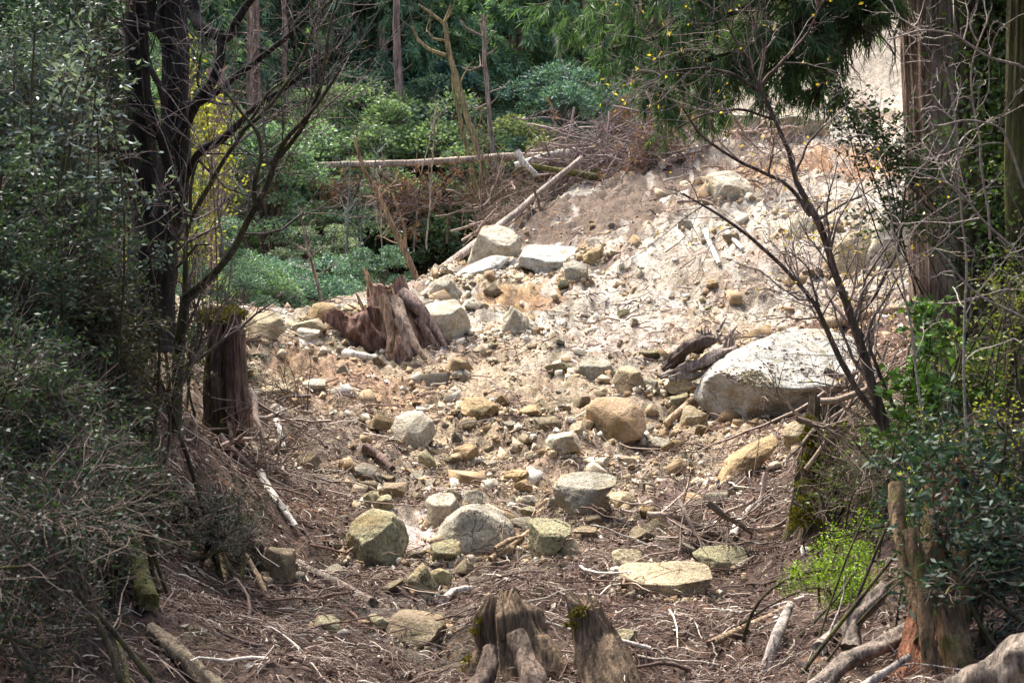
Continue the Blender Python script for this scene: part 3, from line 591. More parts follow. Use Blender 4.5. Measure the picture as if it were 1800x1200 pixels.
V5, F5 = leaves(np.stack([fx, fy, fz + .012], 1), fd, g.uniform(.02, .07, n_), g.uniform(.012, .03, n_), g, .5)
tag(link('twig_litter', MB().add(V5, F5).add(V3, F3).add(V1, F1).add(V2, F2).mesh('twig_litter', M['litter'])), 'brown needles, twigs and bark litter covering the ground', 'litter', kind='stuff')
print('litter done')

# ------------------------------------------------------------------ dead wood
def pl(spec, Y=None):
    """polyline: 'x,y,Y x,y,Y ...' (Y may be left out when given)"""
    out = []
    for a in spec.split():
        f = [float(q) for q in a.split(',')]; out.append(px(f[0], f[1], f[2] if len(f) > 2 else Y))
    return np.array(out)
def ground_pl(spec, up=.04):
    out = []
    for a in spec.split():
        f = [float(q) for q in a.split(',')]; p = gp(f[0], f[1]); p[2] += f[2] if len(f) > 2 else up; out.append(p)
    return np.array(out)
def capped(mb, P, Rr, sides, rough=.0, seed=0, ends=True):
    """a round limb with a lumpy surface and closed, slightly splintered ends"""
    P = np.asarray(P, float); Rr = np.asarray(Rr, float); K = len(P)
    V, F = tubes(P[None], Rr[None], sides)
    ctr = np.repeat(P, sides, 0); d = V - ctr
    if rough:
        ang = np.tile(np.arange(sides) / sides * 2 * math.pi, K); hh = np.repeat(np.linspace(0, K * .25, K), sides)
        q = np.stack([np.cos(ang) * 1.6, np.sin(ang) * 1.6, hh], 1)
        V = ctr + d * (1 + rough * fbm(q + seed * 3.1, 1., 3, seed))[:, None]
    mb.add(V, F)
    if ends:
        for e, r in ((0, 0), (K - 1, (K - 1) * sides)):
            c0 = P[e][None]; ring = V[r:r + sides]; t = P[1] - P[0] if e == 0 else P[-2] - P[-1]; t = t / np.linalg.norm(t)
            ins = ring * .45 + c0 * .55 + t * Rr[e] * .25
            j = np.arange(sides); j2 = (j + 1) % sides
            mb.add(np.r_[ring, ins, c0 + t * Rr[e] * .35], np.stack([j, j2, sides + j2, sides + j], 1)); 
            mb.f.append((np.stack([sides + j, sides + j2, np.full(sides, 2 * sides)], 1) + mb.n - 2 * sides - 1))
    return mb
COLR = dict(white=(.62, .57, .49), grey=(.34, .29, .25), brown=(.17, .11, .085), red=(.24, .10, .065), dark=(.055, .042, .036), tanw=(.38, .27, .17), cedar=(.22, .15, .125), mossy=(.13, .12, .04), mauve=(.21, .13, .115))
def log(spec, r0, r1, col, label, name='log', cat='log', mat='wood', up=None, Y=None, K=18, sides=12, group=None, stubs=0, bark=None, rough=.18):
    P = pl(spec, Y) if Y is not None else ground_pl(spec, up if up is not None else max(r0, r1) * .7)
    sd_ = int(abs(P[0][0]) * 1000) % 991
    P = resample(P, K); P = P + fbm(P, 1.3, 2, sd_)[:, None] * np.array([.0, .0, 1]) * r0 * .5
    Rr = np.linspace(r0, r1, K); mb = capped(MB(), P, Rr, sides, rough, sd_)
    if stubs:
        A, Ra = spawn(P[None], Rr[None], stubs, (.15, .5), (50, 85), .1, .3, 5, seed=sd_); mb.add(*tubes(A, Ra, 5))
    base = P[0]; th = link(name, mb.mesh(name, M[mat], base), None, base, COLR.get(col, col) if isinstance(col, str) else col); tag(th, label, cat, group)
    # align the grain along the log by leaving the mesh in place (noise stretched on z); fine at this size
    LAND.append((0, 0, label)); return th
nlog = len(LAND)
log('555,291,34.4 700,287,34.2 850,279,34 1012,268,34', .075, .10, (.36, .28, .22), 'long fallen trunk lying level across the back of the dead branches', Y=34, stubs=18)
log('905,290,33.5 960,276,33.5 1014,268,33.5', .08, .11, 'white', 'short bleached log end on the dead branch pile', Y=33.5)
log('1022,278,32 940,345,30.6 885,392,29.2 830,432,27.8 735,508,25.4', .06, .085, (.34, .27, .22), 'straight grey trunk slanting down behind the ridge boulders', Y=30, stubs=3, K=24)
log('935,291,32.5 1000,303,32.5 1088,318,32.5', .05, .1, 'mossy', 'mossy thin log propped on the dead branch pile', Y=32.5, mat='mossy')
log('907,268,32.4 915,283,32.4 944,309,32.4', .09, .05, 'white', 'short white splintered stick upright beside the mossy log', Y=32.4, name='branch', cat='branch')
log('1090,272,35 1180,266,35', .12, .1, 'mauve', 'brown log at the right end of the dead branch pile', Y=35)
log('1163,300 1190,286 1228,272', .1, .07, 'white', 'white log on the slope right of the dead branch pile', up=.12)
log('1445,572,18 1500,556,18 1560,545,18 1605,541,18', .085, .05, 'tanw', 'pale mossy log resting behind the huge white boulder', Y=18)
log('1240,412 1250,438 1264,470', .05, .035, 'white', 'white stick lying on the slope, left one of the pair', up=.06, name='branch', cat='branch')
log('1278,415 1290,428 1306,445', .05, .03, 'white', 'white stick lying on the slope, right one of the pair', up=.06, name='branch', cat='branch')
log('457,842 480,880 500,910 520,938', .035, .02, 'white', 'long white bare stick on the left bank', up=.05, name='branch', cat='branch')
log('484,742 492,770 498,800', .035, .025, 'white', 'short white stick beside the bark stump', up=.05, name='branch', cat='branch')
log('522,996 560,1016 610,1042 656,1068', .026, .036, (.24, .19, .15), 'grey split plank-like log on the lower left litter', up=.04)
log('384,960 420,968 458,978', .04, .05, 'brown', 'brown log poking out of the left bushes', up=.06)
log('385,960 392,1000 397,1032', .022, .015, 'tanw', 'thin pale stick below the brown log', up=.03, name='branch', cat='branch')
log('430,985 455,1025 474,1062', .022, .014, 'tanw', 'curved thin stick left of the brown rough boulder', up=.03, name='branch', cat='branch')
log('1170,762 1190,740 1216,716', .045, .04, 'tanw', 'tan log end beside the trickle of water', up=.08)
log('1247,1150 1300,1118 1340,1098 1380,1078', .022, .012, 'tanw', 'long thin brown stick on the lower right litter', up=.04, name='branch', cat='branch')
log('1345,1180,0 1365,1150,.1 1390,1125,.2', .035, .02, 'grey', 'short grey stick standing out of the lower right litter', name='branch', cat='branch')
log('1288,958 1300,930 1326,902', .035, .02, 'white', 'forked white branch behind the greenish rock', up=.08, name='branch', cat='branch', stubs=4)
log('1220,938 1245,930 1262,928', .025, .018, 'white', 'small white stick above the greenish rock', up=.04, name='branch', cat='branch')
log('606,628 632,632 658,637', .06, .05, 'white', 'short bleached log in front of the splintered stump', up=.06)
log('780,1070 795,1052 830,1045', .03, .018, 'white', 'curved white root piece in the stream bed', up=.06, name='branch', cat='branch')
log('862,1000 900,970 930,945', .025, .012, 'tanw', 'bare root lying across the stream head', up=.06, name='branch', cat='branch', stubs=6)
log('870,985 895,968 925,958', .02, .012, 'tanw', 'second bare root beside the triangular boulder', up=.08, name='branch', cat='branch', stubs=4)
log('262,1122 300,1150 330,1182 372,1225 430,1290', .03, .055, (.2, .155, .105), 'thick weathered log at the lower left corner', up=.04, K=24, sides=20, rough=.3)
log('190,930,.3 215,985,.18 240,1030,.1 262,1078,.05', .075, .045, 'mossy', 'leaning mossy pole under the left bushes', mat='mossy', K=20, sides=14)
log('1500,1215,5.6 1600,1150,5.6', .02, .012, 'grey', 'white root lying by the red rotten trunk', Y=6.3, stubs=2, name='branch', cat='branch')
log('1440,1150 1475,1110 1500,1085', .035, .015, 'grey', 'bleached forked root in the lower right litter', up=.04, stubs=8, name='branch', cat='branch')
log('1680,1235,4.9 1740,1190,4.8 1800,1148,4.7 1860,1115,4.6', .05, .075, (.2, .16, .125), 'big grey grooved log crossing the lower right corner', Y=5, K=24, sides=26, rough=.35)
log('1148,250 1160,232 1186,196', .03, .02, 'white', 'thin white dead branch near the slope top', up=.2, name='branch', cat='branch', stubs=3)
log('640,795 665,812 690,835', .05, .03, 'brown', 'dark broken branch behind the grey left bank rock', up=.05, name='branch', cat='branch')
log('1295,470,26 1288,500,24', .02, .01, 'tanw', 'thin stick on the reddish part of the slope', Y=23.2, name='branch', cat='branch')

# loose sticks, one object each
g = np.random.default_rng(31); stick_m = []
for k in range(10):
    P = np.cumsum(np.r_[[[0, 0, 0]], g.normal(size=(6, 3)) * .05 + np.array([.17, 0, 0.0])], 0); P[:, 2] *= .5
    mb = MB(); mb.add(*tubes(P[None], np.linspace(.022, .01, 7)[None] * g.uniform(.7, 1.2), 6))
    if k % 2: A, Ra = spawn(P[None], np.full((1, 7), .016), 3, (.15, .4), (30, 60), .05, .5, 4, seed=k); mb.add(*tubes(A, Ra, 4))
    stick_m.append(mb.mesh('stick', M['stick']))
n_st = 0
for (x0, y0, x1, y1, n) in [(450, 620, 820, 760, 22), (430, 850, 640, 1180, 34), (440, 720, 640, 860, 26), (1080, 900, 1450, 1190, 46), (800, 960, 1080, 1080, 12), (1000, 420, 1500, 640, 26), (1250, 840, 1420, 960, 20), (760, 560, 1180, 760, 10)]:
    for _ in range(n):
        x, y = g.uniform(x0, x1), g.uniform(y0, y1); h = gp(x, y, .03)
        cw, cc = [('brown', (.22, .14, .1)), ('grey', (.33, .28, .23)), ('bleached', (.58, .52, .44)), ('dark', (.11, .075, .06))][g.integers(0, 4)]
        o = link('stick', stick_m[g.integers(0, 10)], None, h, cc); s_ = g.uniform(.2, .62); o.scale = (s_, s_, s_)
        gx = gz(h[0] + .15, h[1])[0] - gz(h[0] - .15, h[1])[0]
        a = g.uniform(0, 6.28); o.rotation_euler = (g.uniform(-.5, .5), -math.atan(gx / .3) * math.cos(a) + g.uniform(-.25, .15), a)
        tag(o, auto(f'{cw} stick lying', x, y), 'stick', 'loose sticks lying on the landslide'); n_st += 1

# ------------------------------------------------------------------ stumps
def trunk_surf(axis, rad, nth=96, ridge=.1, rf=9, flare=None, jag=0., seed=0, hollow=.6, lobes=()):
    """axis (K,3), rad (K) -> a wooden body with vertical ridges, root flare lobes and a broken top"""
    K = len(axis); axis = np.asarray(axis, float); th = np.arange(nth) / nth * 2 * math.pi
    T = np.gradient(axis, axis=0); T /= np.linalg.norm(T, axis=1, keepdims=True)
    A = np.cross(T, [0, 1., 0.01]); A /= np.linalg.norm(A, axis=1, keepdims=True); Bv = np.cross(T, A)
    t = np.linspace(0, 1, K)
    TH, TT = np.meshgrid(th, t); q = np.stack([np.cos(TH) * rf / 6, np.sin(TH) * rf / 6, TT * 1.2 + 0 * TH], -1).reshape(-1, 3)
    q2 = np.stack([np.cos(TH) * rf, np.sin(TH) * rf, TT * 2.5], -1).reshape(-1, 3)
    f = 1 + ridge * 1.6 * fbm(q + seed, 1.2, 2, seed).reshape(K, nth) + ridge * (np.abs(fbm(q2 + seed, .8, 3, seed + 3)).reshape(K, nth) - .35)
    for (a, wd, h_, amp) in lobes:
        dd = np.abs((TH - a + math.pi) % (2 * math.pi) - math.pi); f = f + amp * np.exp(-(dd / wd) ** 2) * np.clip(1 - TT / h_, 0, 1) ** 1.6
    rr = np.asarray(rad)[:, None] * f
    Pn = axis[:, None] + rr[..., None] * (np.cos(TH)[..., None] * A[:, None] + np.sin(TH)[..., None] * Bv[:, None])
    if jag:
        j = jag * (.6 * fbm(np.stack([np.cos(th) * 1.2, np.sin(th) * 1.2, th * 0], 1), 1, 2, seed + 7) + .5 * np.abs(vn(np.stack([np.cos(th) * 7, np.sin(th) * 7, th * 0], 1), seed + 8)))
        Pn += (t ** 5)[:, None, None] * j[None, :, None] * T[-1][None, None]
    V = Pn.reshape(-1, 3); k = np.arange(K - 1)[:, None]; jj = np.arange(nth)[None]; j2 = (jj + 1) % nth
    F = np.stack([k * nth + jj, k * nth + j2, (k + 1) * nth + j2, (k + 1) * nth + jj], -1).reshape(-1, 4)
    mb = MB().add(V, F); top = Pn[-1]; c0 = axis[-1] - T[-1] * rad[-1] * hollow
    r1 = top * .78 + c0 * .22; r2 = top * .3 + c0 * .7 + rng.normal(size=(nth, 3)) * rad[-1] * .03
    j = np.arange(nth); j2 = (j + 1) % nth
    mb.add(np.r_[top, r1, r2], np.r_[np.stack([j, j2, nth + j2, nth + j], 1), np.stack([nth + j, nth + j2, 2 * nth + j2, 2 * nth + j], 1)])
    mb.add(np.r_[r2, c0[None]], np.stack([j, j2, np.full(nth, nth)], 1)); return mb
def thing(name, loc, label, cat, group=None): return empty(name, loc, label, cat, group)
def part(name, mb, mat, par, col, smooth=True, on=None):
    host = [c for c in COL.objects if c.parent == par and c.name.split('.')[0] == on] if on else []
    o = link(name, mb.mesh(name, M[mat], tuple(par.location), smooth), host[0] if host else par, (0, 0, 0), COLR.get(col, col) if isinstance(col, str) else col); return o
def splinters(pts_, dirs, L, r, seed=0):
    g = np.random.default_rng(seed); n = len(pts_); P = np.zeros((n, 4, 3)); P[:, 0] = pts_; d = np.array(dirs)
    for k in range(1, 4): P[:, k] = P[:, k - 1] + d * (np.asarray(L).reshape(-1, 1) / 3); d = d + g.normal(size=(n, 3)) * .06
    return tubes(P, np.asarray(r).reshape(-1, 1) * np.array([1, .9, .6, .1]), 5)
def moss_tuft(c, rad, n, seed, flat=.5):
    g = np.random.default_rng(seed); v = g.normal(size=(n, 3)); v /= np.linalg.norm(v, axis=1, keepdims=True); v[:, 2] = np.abs(v[:, 2])
    P_ = np.asarray(c) + v * np.array([1, 1, flat]) * rad * g.uniform(.7, 1.05, (n, 1)); return leaves(P_, v + g.normal(size=(n, 3)) * .5, g.uniform(.015, .035, n), .012, g)

# splintered stump on the ridge
Yc = 21.0; s_ = Yc / FPX
t1 = thing('tree_stump', px(690, 620, Yc), 'big splintered reddish stump with spreading roots at the ridge', 'stump')
part('wood_core', trunk_surf(resample(pl('704,640 700,590 692,540 684,500', Yc), 28), np.interp(np.linspace(0, 1, 28), [0, .4, 1], [76, 52, 33]) * s_, 110, .2, 9, jag=.14, seed=3, lobes=[(.1, .35, .8, .9), (3.0, .5, .5, .5), (5.2, .4, .6, .5), (4.2, .25, .7, .5)]), 'wood', t1, (.30, .19, .14))
part('rotten_base', trunk_surf(resample(pl('640,620 634,590 628,556', Yc - .1), 20), np.linspace(60, 40, 20) * s_, 90, .26, 12, jag=.16, seed=9, hollow=.2), 'wood', t1, (.17, .095, .07))
for sp, a, b, cc in [('694,530,20.5 706,560,20.25 722,592,20.1 748,632,19.9', 14, 4, (.24, .175, .13)), ('706,520,20.8 738,545,20.6 758,572,20.6 784,612,20.5', 16, 5, (.23, .16, .13)), ('672,520,20.4 680,545,20.3 690,590,20.2 684,620,20.1', 10, 5, (.25, .165, .11)), ('700,560,20.2 715,600,20.1 722,628,20', 8, 4, (.26, .2, .16)), ('735,560,20.6 752,585,20.5 768,612,20.4', 8, 4, (.2, .14, .11))]:
    P = resample(pl(sp), 16); part('root', capped(MB(), P, np.linspace(a, b, 16) * s_, 14, .35, int(a * 7 + b)), 'wood', t1, cc)
gg = np.random.default_rng(5); n = 34
pp = np.array([px(gg.uniform(604, 715), gg.uniform(505, 600), Yc - gg.uniform(.1, .45)) for _ in range(n)]); dd = np.stack([gg.normal(size=n) * .5, gg.normal(size=n) * .4, gg.uniform(-.4, 1, n)], 1)
mb = MB().add(*splinters(pp, dd, gg.uniform(.15, .38, n), gg.uniform(.008, .024, n)))
mb.add(*splinters(np.array([px(655, 515, 20.6), px(650, 500, 20.7), px(640, 545, 20.4)]), np.array([[-.25, 0, 1], [-.4, 0, 1.], [-.5, 0, 1]]), [.35, .25, .3], [.04, .03, .03]))
part('splinter', mb, 'wood', t1, (.36, .24, .15))
# bottom stump
Yc = 7.4; s_ = Yc / FPX
t2 = thing('tree_stump', px(890, 1190, Yc), 'squat grey brown stump with mossy rim at the bottom edge', 'stump')
part('trunk', trunk_surf(resample(pl('910,1260,7.3 903,1190,7.35 893,1120,7.4 886,1052,7.4'), 40), np.interp(np.linspace(0, 1, 40), [0, .35, .7, .9, 1], [88, 72, 60, 50, 32]) * s_, 200, .24, 9, jag=.07, seed=14, hollow=.5, lobes=[(.3, .4, .75, .5), (1.1, .3, .8, .55), (2.5, .35, .75, .5), (5.0, .4, .5, .4)]), 'bark', t2, (.20, .14, .088))
part('root', capped(MB(), resample(pl('905,1110,7.0 920,1150,6.95 935,1200,6.85 950,1250,6.8'), 18), np.linspace(15, 26, 18) * s_, 18, .3, 4), 'wood', t2, (.18, .13, .095))
part('root', capped(MB(), resample(pl('862,1140,7.0 855,1180,6.9 830,1230,6.8'), 16), np.linspace(14, 24, 16) * s_, 18, .3, 6), 'wood', t2, (.17, .12, .09))
mb = MB(); [mb.add(*moss_tuft(px(x, y + 10, 7.35), .03 + .015 * (k % 3), 90, k, .25)) for k, (x, y) in enumerate([(850, 1082), (870, 1066), (905, 1058), (840, 1100), (830, 1150), (825, 1170), (885, 1085)])]
part('moss', mb, 'mossp', t2, (.13, .11, .02), on='trunk')
t3 = thing('tree_stump', px(1050, 1190, 7.0), 'leaning pointed grey snag right of the squat stump', 'stump')
part('trunk', trunk_surf(resample(pl('1096,1270,6.9 1072,1190,7 1048,1120,7.1 1028,1060,7.1'), 36), np.interp(np.linspace(0, 1, 36), [0, .5, 1], [50, 43, 24]) * 7 / FPX, 140, .2, 10, jag=.12, seed=22, hollow=.4), 'bark', t3, (.18, .125, .08))
mb = MB(); [mb.add(*moss_tuft(px(x, y + 10, 7.05), .025, 90, k + 20, .25)) for k, (x, y) in enumerate([(1012, 1072), (1022, 1062), (1004, 1090)])]; part('moss', mb, 'mossp', t3, (.12, .1, .025), on='trunk')
# bark stump on the left
t4 = thing('tree_stump', px(402, 740, 12.6), 'tall mossy capped stump with torn bark strips at the left bank', 'stump')
s_ = 12.6 / FPX
part('trunk', trunk_surf(resample(pl('395,790,12.7 398,700,12.7 396,630,12.7 394,560,12.7'), 30), np.linspace(34, 25, 30) * s_, 100, .2, 10, jag=.12, seed=31, hollow=.1), 'mossy', t4, (.07, .05, .036))
for sp, a, cc in [('414,555,12.4 416,640,12.4 420,700,12.4 432,770,12.4', 11, (.19, .115, .088)), ('402,570,12.4 406,650,12.4 408,740,12.4', 9, (.11, .07, .055)), ('424,580,12.4 427,660,12.4 440,760,12.4', 8, (.29, .19, .14)), ('384,570,12.4 380,650,12.4 385,720,12.4', 9, (.1, .06, .05))]:
    P = resample(pl(sp), 20); part('bark_strip', capped(MB(), P, np.linspace(a, a * .8, 20) * s_, 14, .3, int(a * 13)), 'wood', t4, cc)
mb = MB(); gg = np.random.default_rng(3)
for k in range(22): mb.add(*moss_tuft(px(gg.uniform(355, 425), gg.uniform(545, 572), 12.6 + gg.uniform(-.25, .2)), .06, 260, k + 40, .6))
part('moss_cap', mb, 'mossp', t4, (.13, .12, .03), on='trunk')
# mossy right stump
t5 = thing('tree_stump', px(1450, 890, 10.6), 'mossy dark stump below the right bare tree', 'stump')
part('trunk', trunk_surf(resample(pl('1440,960,10.6 1442,880,10.6 1455,790,10.6 1458,712,10.6'), 34), np.interp(np.linspace(0, 1, 34), [0, .35, .8, 1], [56, 38, 34, 30]) * 10.6 / FPX, 110, .22, 9, jag=.15, seed=41, hollow=.2, lobes=[(3.1, .5, .5, .7), (1.0, .4, .5, .5)]), 'mossy', t5, (.12, .09, .06))
mb = MB(); gg = np.random.default_rng(8)
for k in range(26): y_ = gg.uniform(740, 930); mb.add(*moss_tuft(px(1418 - (y_ - 740) * .08 + gg.uniform(-6, 40), y_, 10.35), .05, 200, k + 70, 1))
part('moss', mb, 'mossp', t5, (.17, .15, .02), on='trunk')
# driftwood roots
t6 = thing('root_wad', px(1235, 650, 17.6), 'dark curled driftwood root with upright splinters beside the huge boulder', 'driftwood'); s_ = 17.4 / FPX
for sp, a, b, cc in [('1165,650,17.2 1200,620,17.1 1235,600,17.1 1258,596,17.2', 13, 15, (.10, .075, .06)), ('1160,662,17.1 1210,650,17 1260,628,17 1295,610,17.2', 8, 10, (.26, .21, .18)), ('1180,640,17.3 1215,610,17.4 1245,588,17.5', 9, 12, (.2, .155, .13)), ('1175,665,17 1215,662,17 1250,655,17', 8, 5, (.3, .25, .21))]:
    P = resample(pl(sp), 24); part('root', capped(MB(), P, np.interp(np.linspace(0, 1, 24), [0, .25, .7, 1], [a * .35, a * .8, b * .85, b * .3]) * s_, 24, .75, int(a * 17)), 'wood', t6, cc)
n = 14; gg = np.random.default_rng(9); pp = np.array([px(gg.uniform(1235, 1290), gg.uniform(580, 612), 17.3) for _ in range(n)]); dd = np.stack([gg.uniform(-.3, .7, n), gg.normal(size=n) * .2, gg.uniform(.4, 1, n)], 1)
part('splinter', MB().add(*splinters(pp, dd, gg.uniform(.12, .32, n), gg.uniform(.012, .035, n))), 'wood', t6, (.3, .24, .21))
# white snag high on the slope
t7 = thing('dead_snag', px(1180, 250, 35), 'twisted white snag standing near the top of the slope', 'snag')
for sp, a, b in [('1182,265,35 1186,235,35 1172,200,35 1166,192,35', 6, 9), ('1186,235,35 1190,215,35 1176,190,35', 6, 3), ('1150,245,35 1148,230,35', 5, 3)]:
    P = resample(pl(sp), 12); part('limb', capped(MB(), P, np.linspace(a, b, 12) * 35 / FPX, 12, .4, int(a)), 'wood', t7, (.62, .58, .54))
# red rotten trunk, lower right
t8 = thing('rotten_stump', px(1620, 1200, 6.3), 'red brown rotten flared trunk with mossy roots at the lower right', 'stump'); s_ = 6.3 / FPX
part('trunk', trunk_surf(resample(pl('1635,1290,6.4 1638,1200,6.4 1648,1080,6.5 1655,960,6.55 1658,850,6.6'), 44), np.interp(np.linspace(0, 1, 44), [0, .2, .45, .7, 1], [105, 75, 48, 42, 30]) * s_, 150, .2, 8, jag=.2, seed=51, hollow=.2, lobes=[(3.0, .35, .5, .6), (1.4, .3, .5, .4)]), 'wood', t8, (.23, .10, .055))
for sp, a, b in [('1575,850,6.3 1580,930,6.2 1600,1020,6.1 1625,1100,6 1660,1220,5.9', 13, 12), ('1600,930,6.1 1625,1040,6 1628,1120,5.95 1640,1230,5.9', 14, 11), ('1640,900,6.3 1640,1000,6.2 1655,1080,6.1 1690,1200,6', 17, 16), ('1700,880,6.4 1690,980,6.3 1680,1100,6.2 1700,1230,6.1', 16, 20)]:
    P = resample(pl(sp), 26); part('root', capped(MB(), P, np.linspace(a, b, 26) * s_, 16, .3, int(a * 3 + b)), 'mossy', t8, (.17, .11, .06))
for sp, a, b, lb in [('1560,1030,6.9 1500,1090,6.9 1495,1140,6.8', 12, 20, 'curved weathered root arching left of the red rotten trunk'), ('1620,1095,6.6 1560,1130,6.5 1490,1160,6.4 1430,1215,6.3', 12, 18, 'wide grey root spreading left from the red rotten trunk')]:
    P = resample(pl(sp), 22); mb = capped(MB(), P, np.linspace(a, b, 22) * s_, 18, .4, int(a)); o = link('root', mb.mesh('driftwood', M['wood'], P[0]), None, P[0], (.22, .175, .14)); o.name = 'driftwood'; tag(o, lb, 'driftwood')
print('stumps done')

# ------------------------------------------------------------------ bare trees (traced limbs with their own distances and grown twigs)
def bare_tree(name, base, label, cat, limbs, lv, mat='bark', col='dark', seed=0, group=None, tcol=None, tmat='stick', parts=('trunk', 'branch', 'twigs')):
    """limbs: list of (polyline, r0, r1) in metres; lv: (count, len range, ang, up, ratio) per twig level"""
    th = thing(name, tuple(base), label, cat, group); PP = []; RR = []
    for k, (P, a, b) in enumerate(limbs):
        P = resample(P, 22); L = np.linalg.norm(P[-1] - P[0]); P[1:-1] += np.stack([fbm(P[1:-1] + 9 * k, 2.2 / max(L, .5) * 1.5, 3, seed + k + j) for j in range(3)], 1) * L * .012
        Rr = np.linspace(1, 0, 22) ** .8 * (a - b) + b; PP.append(P); RR.append(Rr)
        part(parts[0] if k == 0 else parts[1], capped(MB(), P, Rr, 14 if a > .02 else 8, .12, seed + k), mat, th, col)
    P = np.array(PP); Rr = np.array(RR); mb = MB(); last = None
    for i, (n, ln, ang, up, ratio, K, wig) in enumerate(lv):
        P, Rr = spawn(P, Rr, n, ln, ang, up, ratio, K, .12 if i else .2, 1, wig, .0022 if i else .004, .35, seed + 50 + i); mb.add(*tubes(P, Rr, 5 if i == 0 else 3)); last = P
    if lv: part(parts[2], mb, tmat, th, tcol or col)
    return th, last
# dark twin tree on the left
Yt = 11.0
D = (.032, .026, .022)
Ll = [(pl('262,620,11 262,540,11 268,450,11 275,380,11'), .2, .17), (pl('285,400,11 300,320,11 305,230,11 303,100,11 298,-60,11 295,-300,11'), .125, .07), (pl('258,460,11.1 262,360,11.15 258,280,11.2 245,150,11.2 240,0,11.2 238,-220,11.2'), .115, .07),
      (pl('310,250,10.8 345,180,10.6 372,150,10.5 390,100,10.4 388,55,10.4'), .045, .03), (pl('340,25,10.6 352,50,10.5 400,70,10.4 430,15,10.3 460,-20,10.2'), .05, .02), (pl('345,35,10.6 332,-40,10.6 330,-120,10.6'), .04, .03),
      (pl('312,330,10.8 330,315,10.6 345,270,10.5 360,255,10.4 400,238,10.3 440,190,10.2 520,140,10 620,60,9.9'), .035, .008), (pl('312,195,10.8 350,185,10.6 400,150,10.4 440,120,10.3 500,70,10.1 590,-10,9.9'), .03, .008), (pl('300,330,10.9 280,240,10.7 260,170,10.6 250,60,10.5'), .04, .02), (pl('300,80,10.9 270,40,10.9 262,-20,10.9'), .05, .04)]
T1, last = bare_tree('twin_stem_tree', px(262, 620, 11), 'dark twin-stemmed old tree rising behind the left bushes', 'tree', Ll, [(44, (.5, 1.5), (30, 60), .05, .3, 8, .16), (190, (.25, .8), (30, 60), .05, .5, 6, .2), (260, (.1, .35), (30, 60), .03, .6, 4, .2)], 'bark', (.03, .024, .02), 3, tcol=(.08, .062, .055))
# slender moss-green forked tree
Ll = [(pl('308,760,9.6 316,640,9.6 320,570,9.6 324,522,9.6'), .04, .034), (pl('324,522,9.6 328,460,9.6 333,380,9.6 338,320,9.6 350,280,9.6'), .018, .008), (pl('325,522,9.6 355,500,9.5 400,462,9.4 430,400,9.4 453,355,9.3 470,330,9.3 476,290,9.3 500,250,9.2 540,215,9.1 600,120,9'), .03, .006),
      (pl('448,362,9.3 446,320,9.3 462,270,9.3 455,230,9.3 420,190,9.3 385,150,9.3'), .018, .005), (pl('474,288,9.3 520,240,9.2 560,160,9.1 575,60,9 600,-20,9'), .018, .005), (pl('330,400,9.6 370,320,9.5 395,280,9.4 430,230,9.4 470,160,9.3 540,120,9.2'), .02, .005), (pl('310,470,9.6 345,430,9.6 370,430,9.5'), .012, .006),
      (pl('350,280,9.6 395,330,9.5 440,345,9.4'), .01, .005), (pl('420,235,9.4 470,195,9.3 540,90,9.2 560,20,9.1 640,-40,9'), .016, .005)]
bare_tree('bare_forked_tree', px(308, 760, 9.6), 'slender bare tree forking low, in front of the dark twin-stemmed tree', 'tree', Ll, [(70, (.4, 1.2), (25, 55), .12, .4, 8, .13), (330, (.2, .6), (25, 55), .08, .6, 6, .18), (600, (.08, .3), (25, 55), .05, .7, 4, .2)], 'mossy', (.07, .06, .035), 13, tcol=(.16, .125, .11))
# right bare tree
Ll = [(pl('1556,755,9 1530,680,9 1505,590,8.95 1480,520,8.9 1452,440,8.85 1432,380,8.8 1400,320,8.8'), .032, .016), (pl('1400,320,8.8 1385,260,8.75 1355,200,8.7 1330,150,8.7 1300,90,8.65 1262,20,8.6'), .015, .005), (pl('1553,752,9 1510,680,8.95 1470,620,8.9 1440,545,8.8 1380,480,8.7 1320,420,8.6 1270,380,8.6 1200,340,8.5'), .021, .005), (pl('1572,720,9.1 1540,640,9.15 1500,560,9.2 1480,520,9.2'), .015, .009),
      (pl('1425,380,8.8 1400,340,8.8 1370,315,8.7 1310,290,8.6 1230,240,8.5 1200,190,8.4'), .014, .005), (pl('1335,160,8.7 1290,130,8.6 1250,120,8.6 1170,125,8.5'), .012, .004), (pl('1340,150,8.7 1380,100,8.7 1420,60,8.7 1450,0,8.6'), .012, .005), (pl('1430,390,8.8 1480,360,8.8 1540,330,8.8'), .01, .004), (pl('1395,310,8.8 1420,250,8.9 1470,200,9'), .01, .004),
      (pl('1500,560,9 1540,520,9 1580,440,8.9 1592,330,8.8'), .013, .006), (pl('1440,540,8.8 1420,470,8.8 1385,440,8.8'), .008, .004), (pl('1330,160,8.7 1345,90,8.7 1320,20,8.7'), .012, .005), (pl('1360,210,8.7 1300,190,8.6 1240,200,8.5 1190,225,8.4'), .01, .004)]
TR, lastR = bare_tree('bare_sapling', px(1556, 755, 9), 'bare slanting tree with yellow buds in front of the huge boulder', 'tree', Ll, [(90, (.3, 1.0), (25, 60), .05, .45, 8, .17), (420, (.15, .5), (25, 60), .03, .6, 6, .2), (700, (.06, .25), (25, 60), .02, .8, 4, .25)], 'bark', (.11, .08, .065), 23, tcol=(.2, .155, .14))
gg = np.random.default_rng(77); C_, D_ = on_twigs(lastR, 380, gg, .8); part('buds', MB().add(*leaves(C_, D_ + gg.normal(size=D_.shape) * .4, gg.uniform(.015, .04, 380), .014, gg)), 'leaf', TR, (.50, .36, .05), on='twigs')
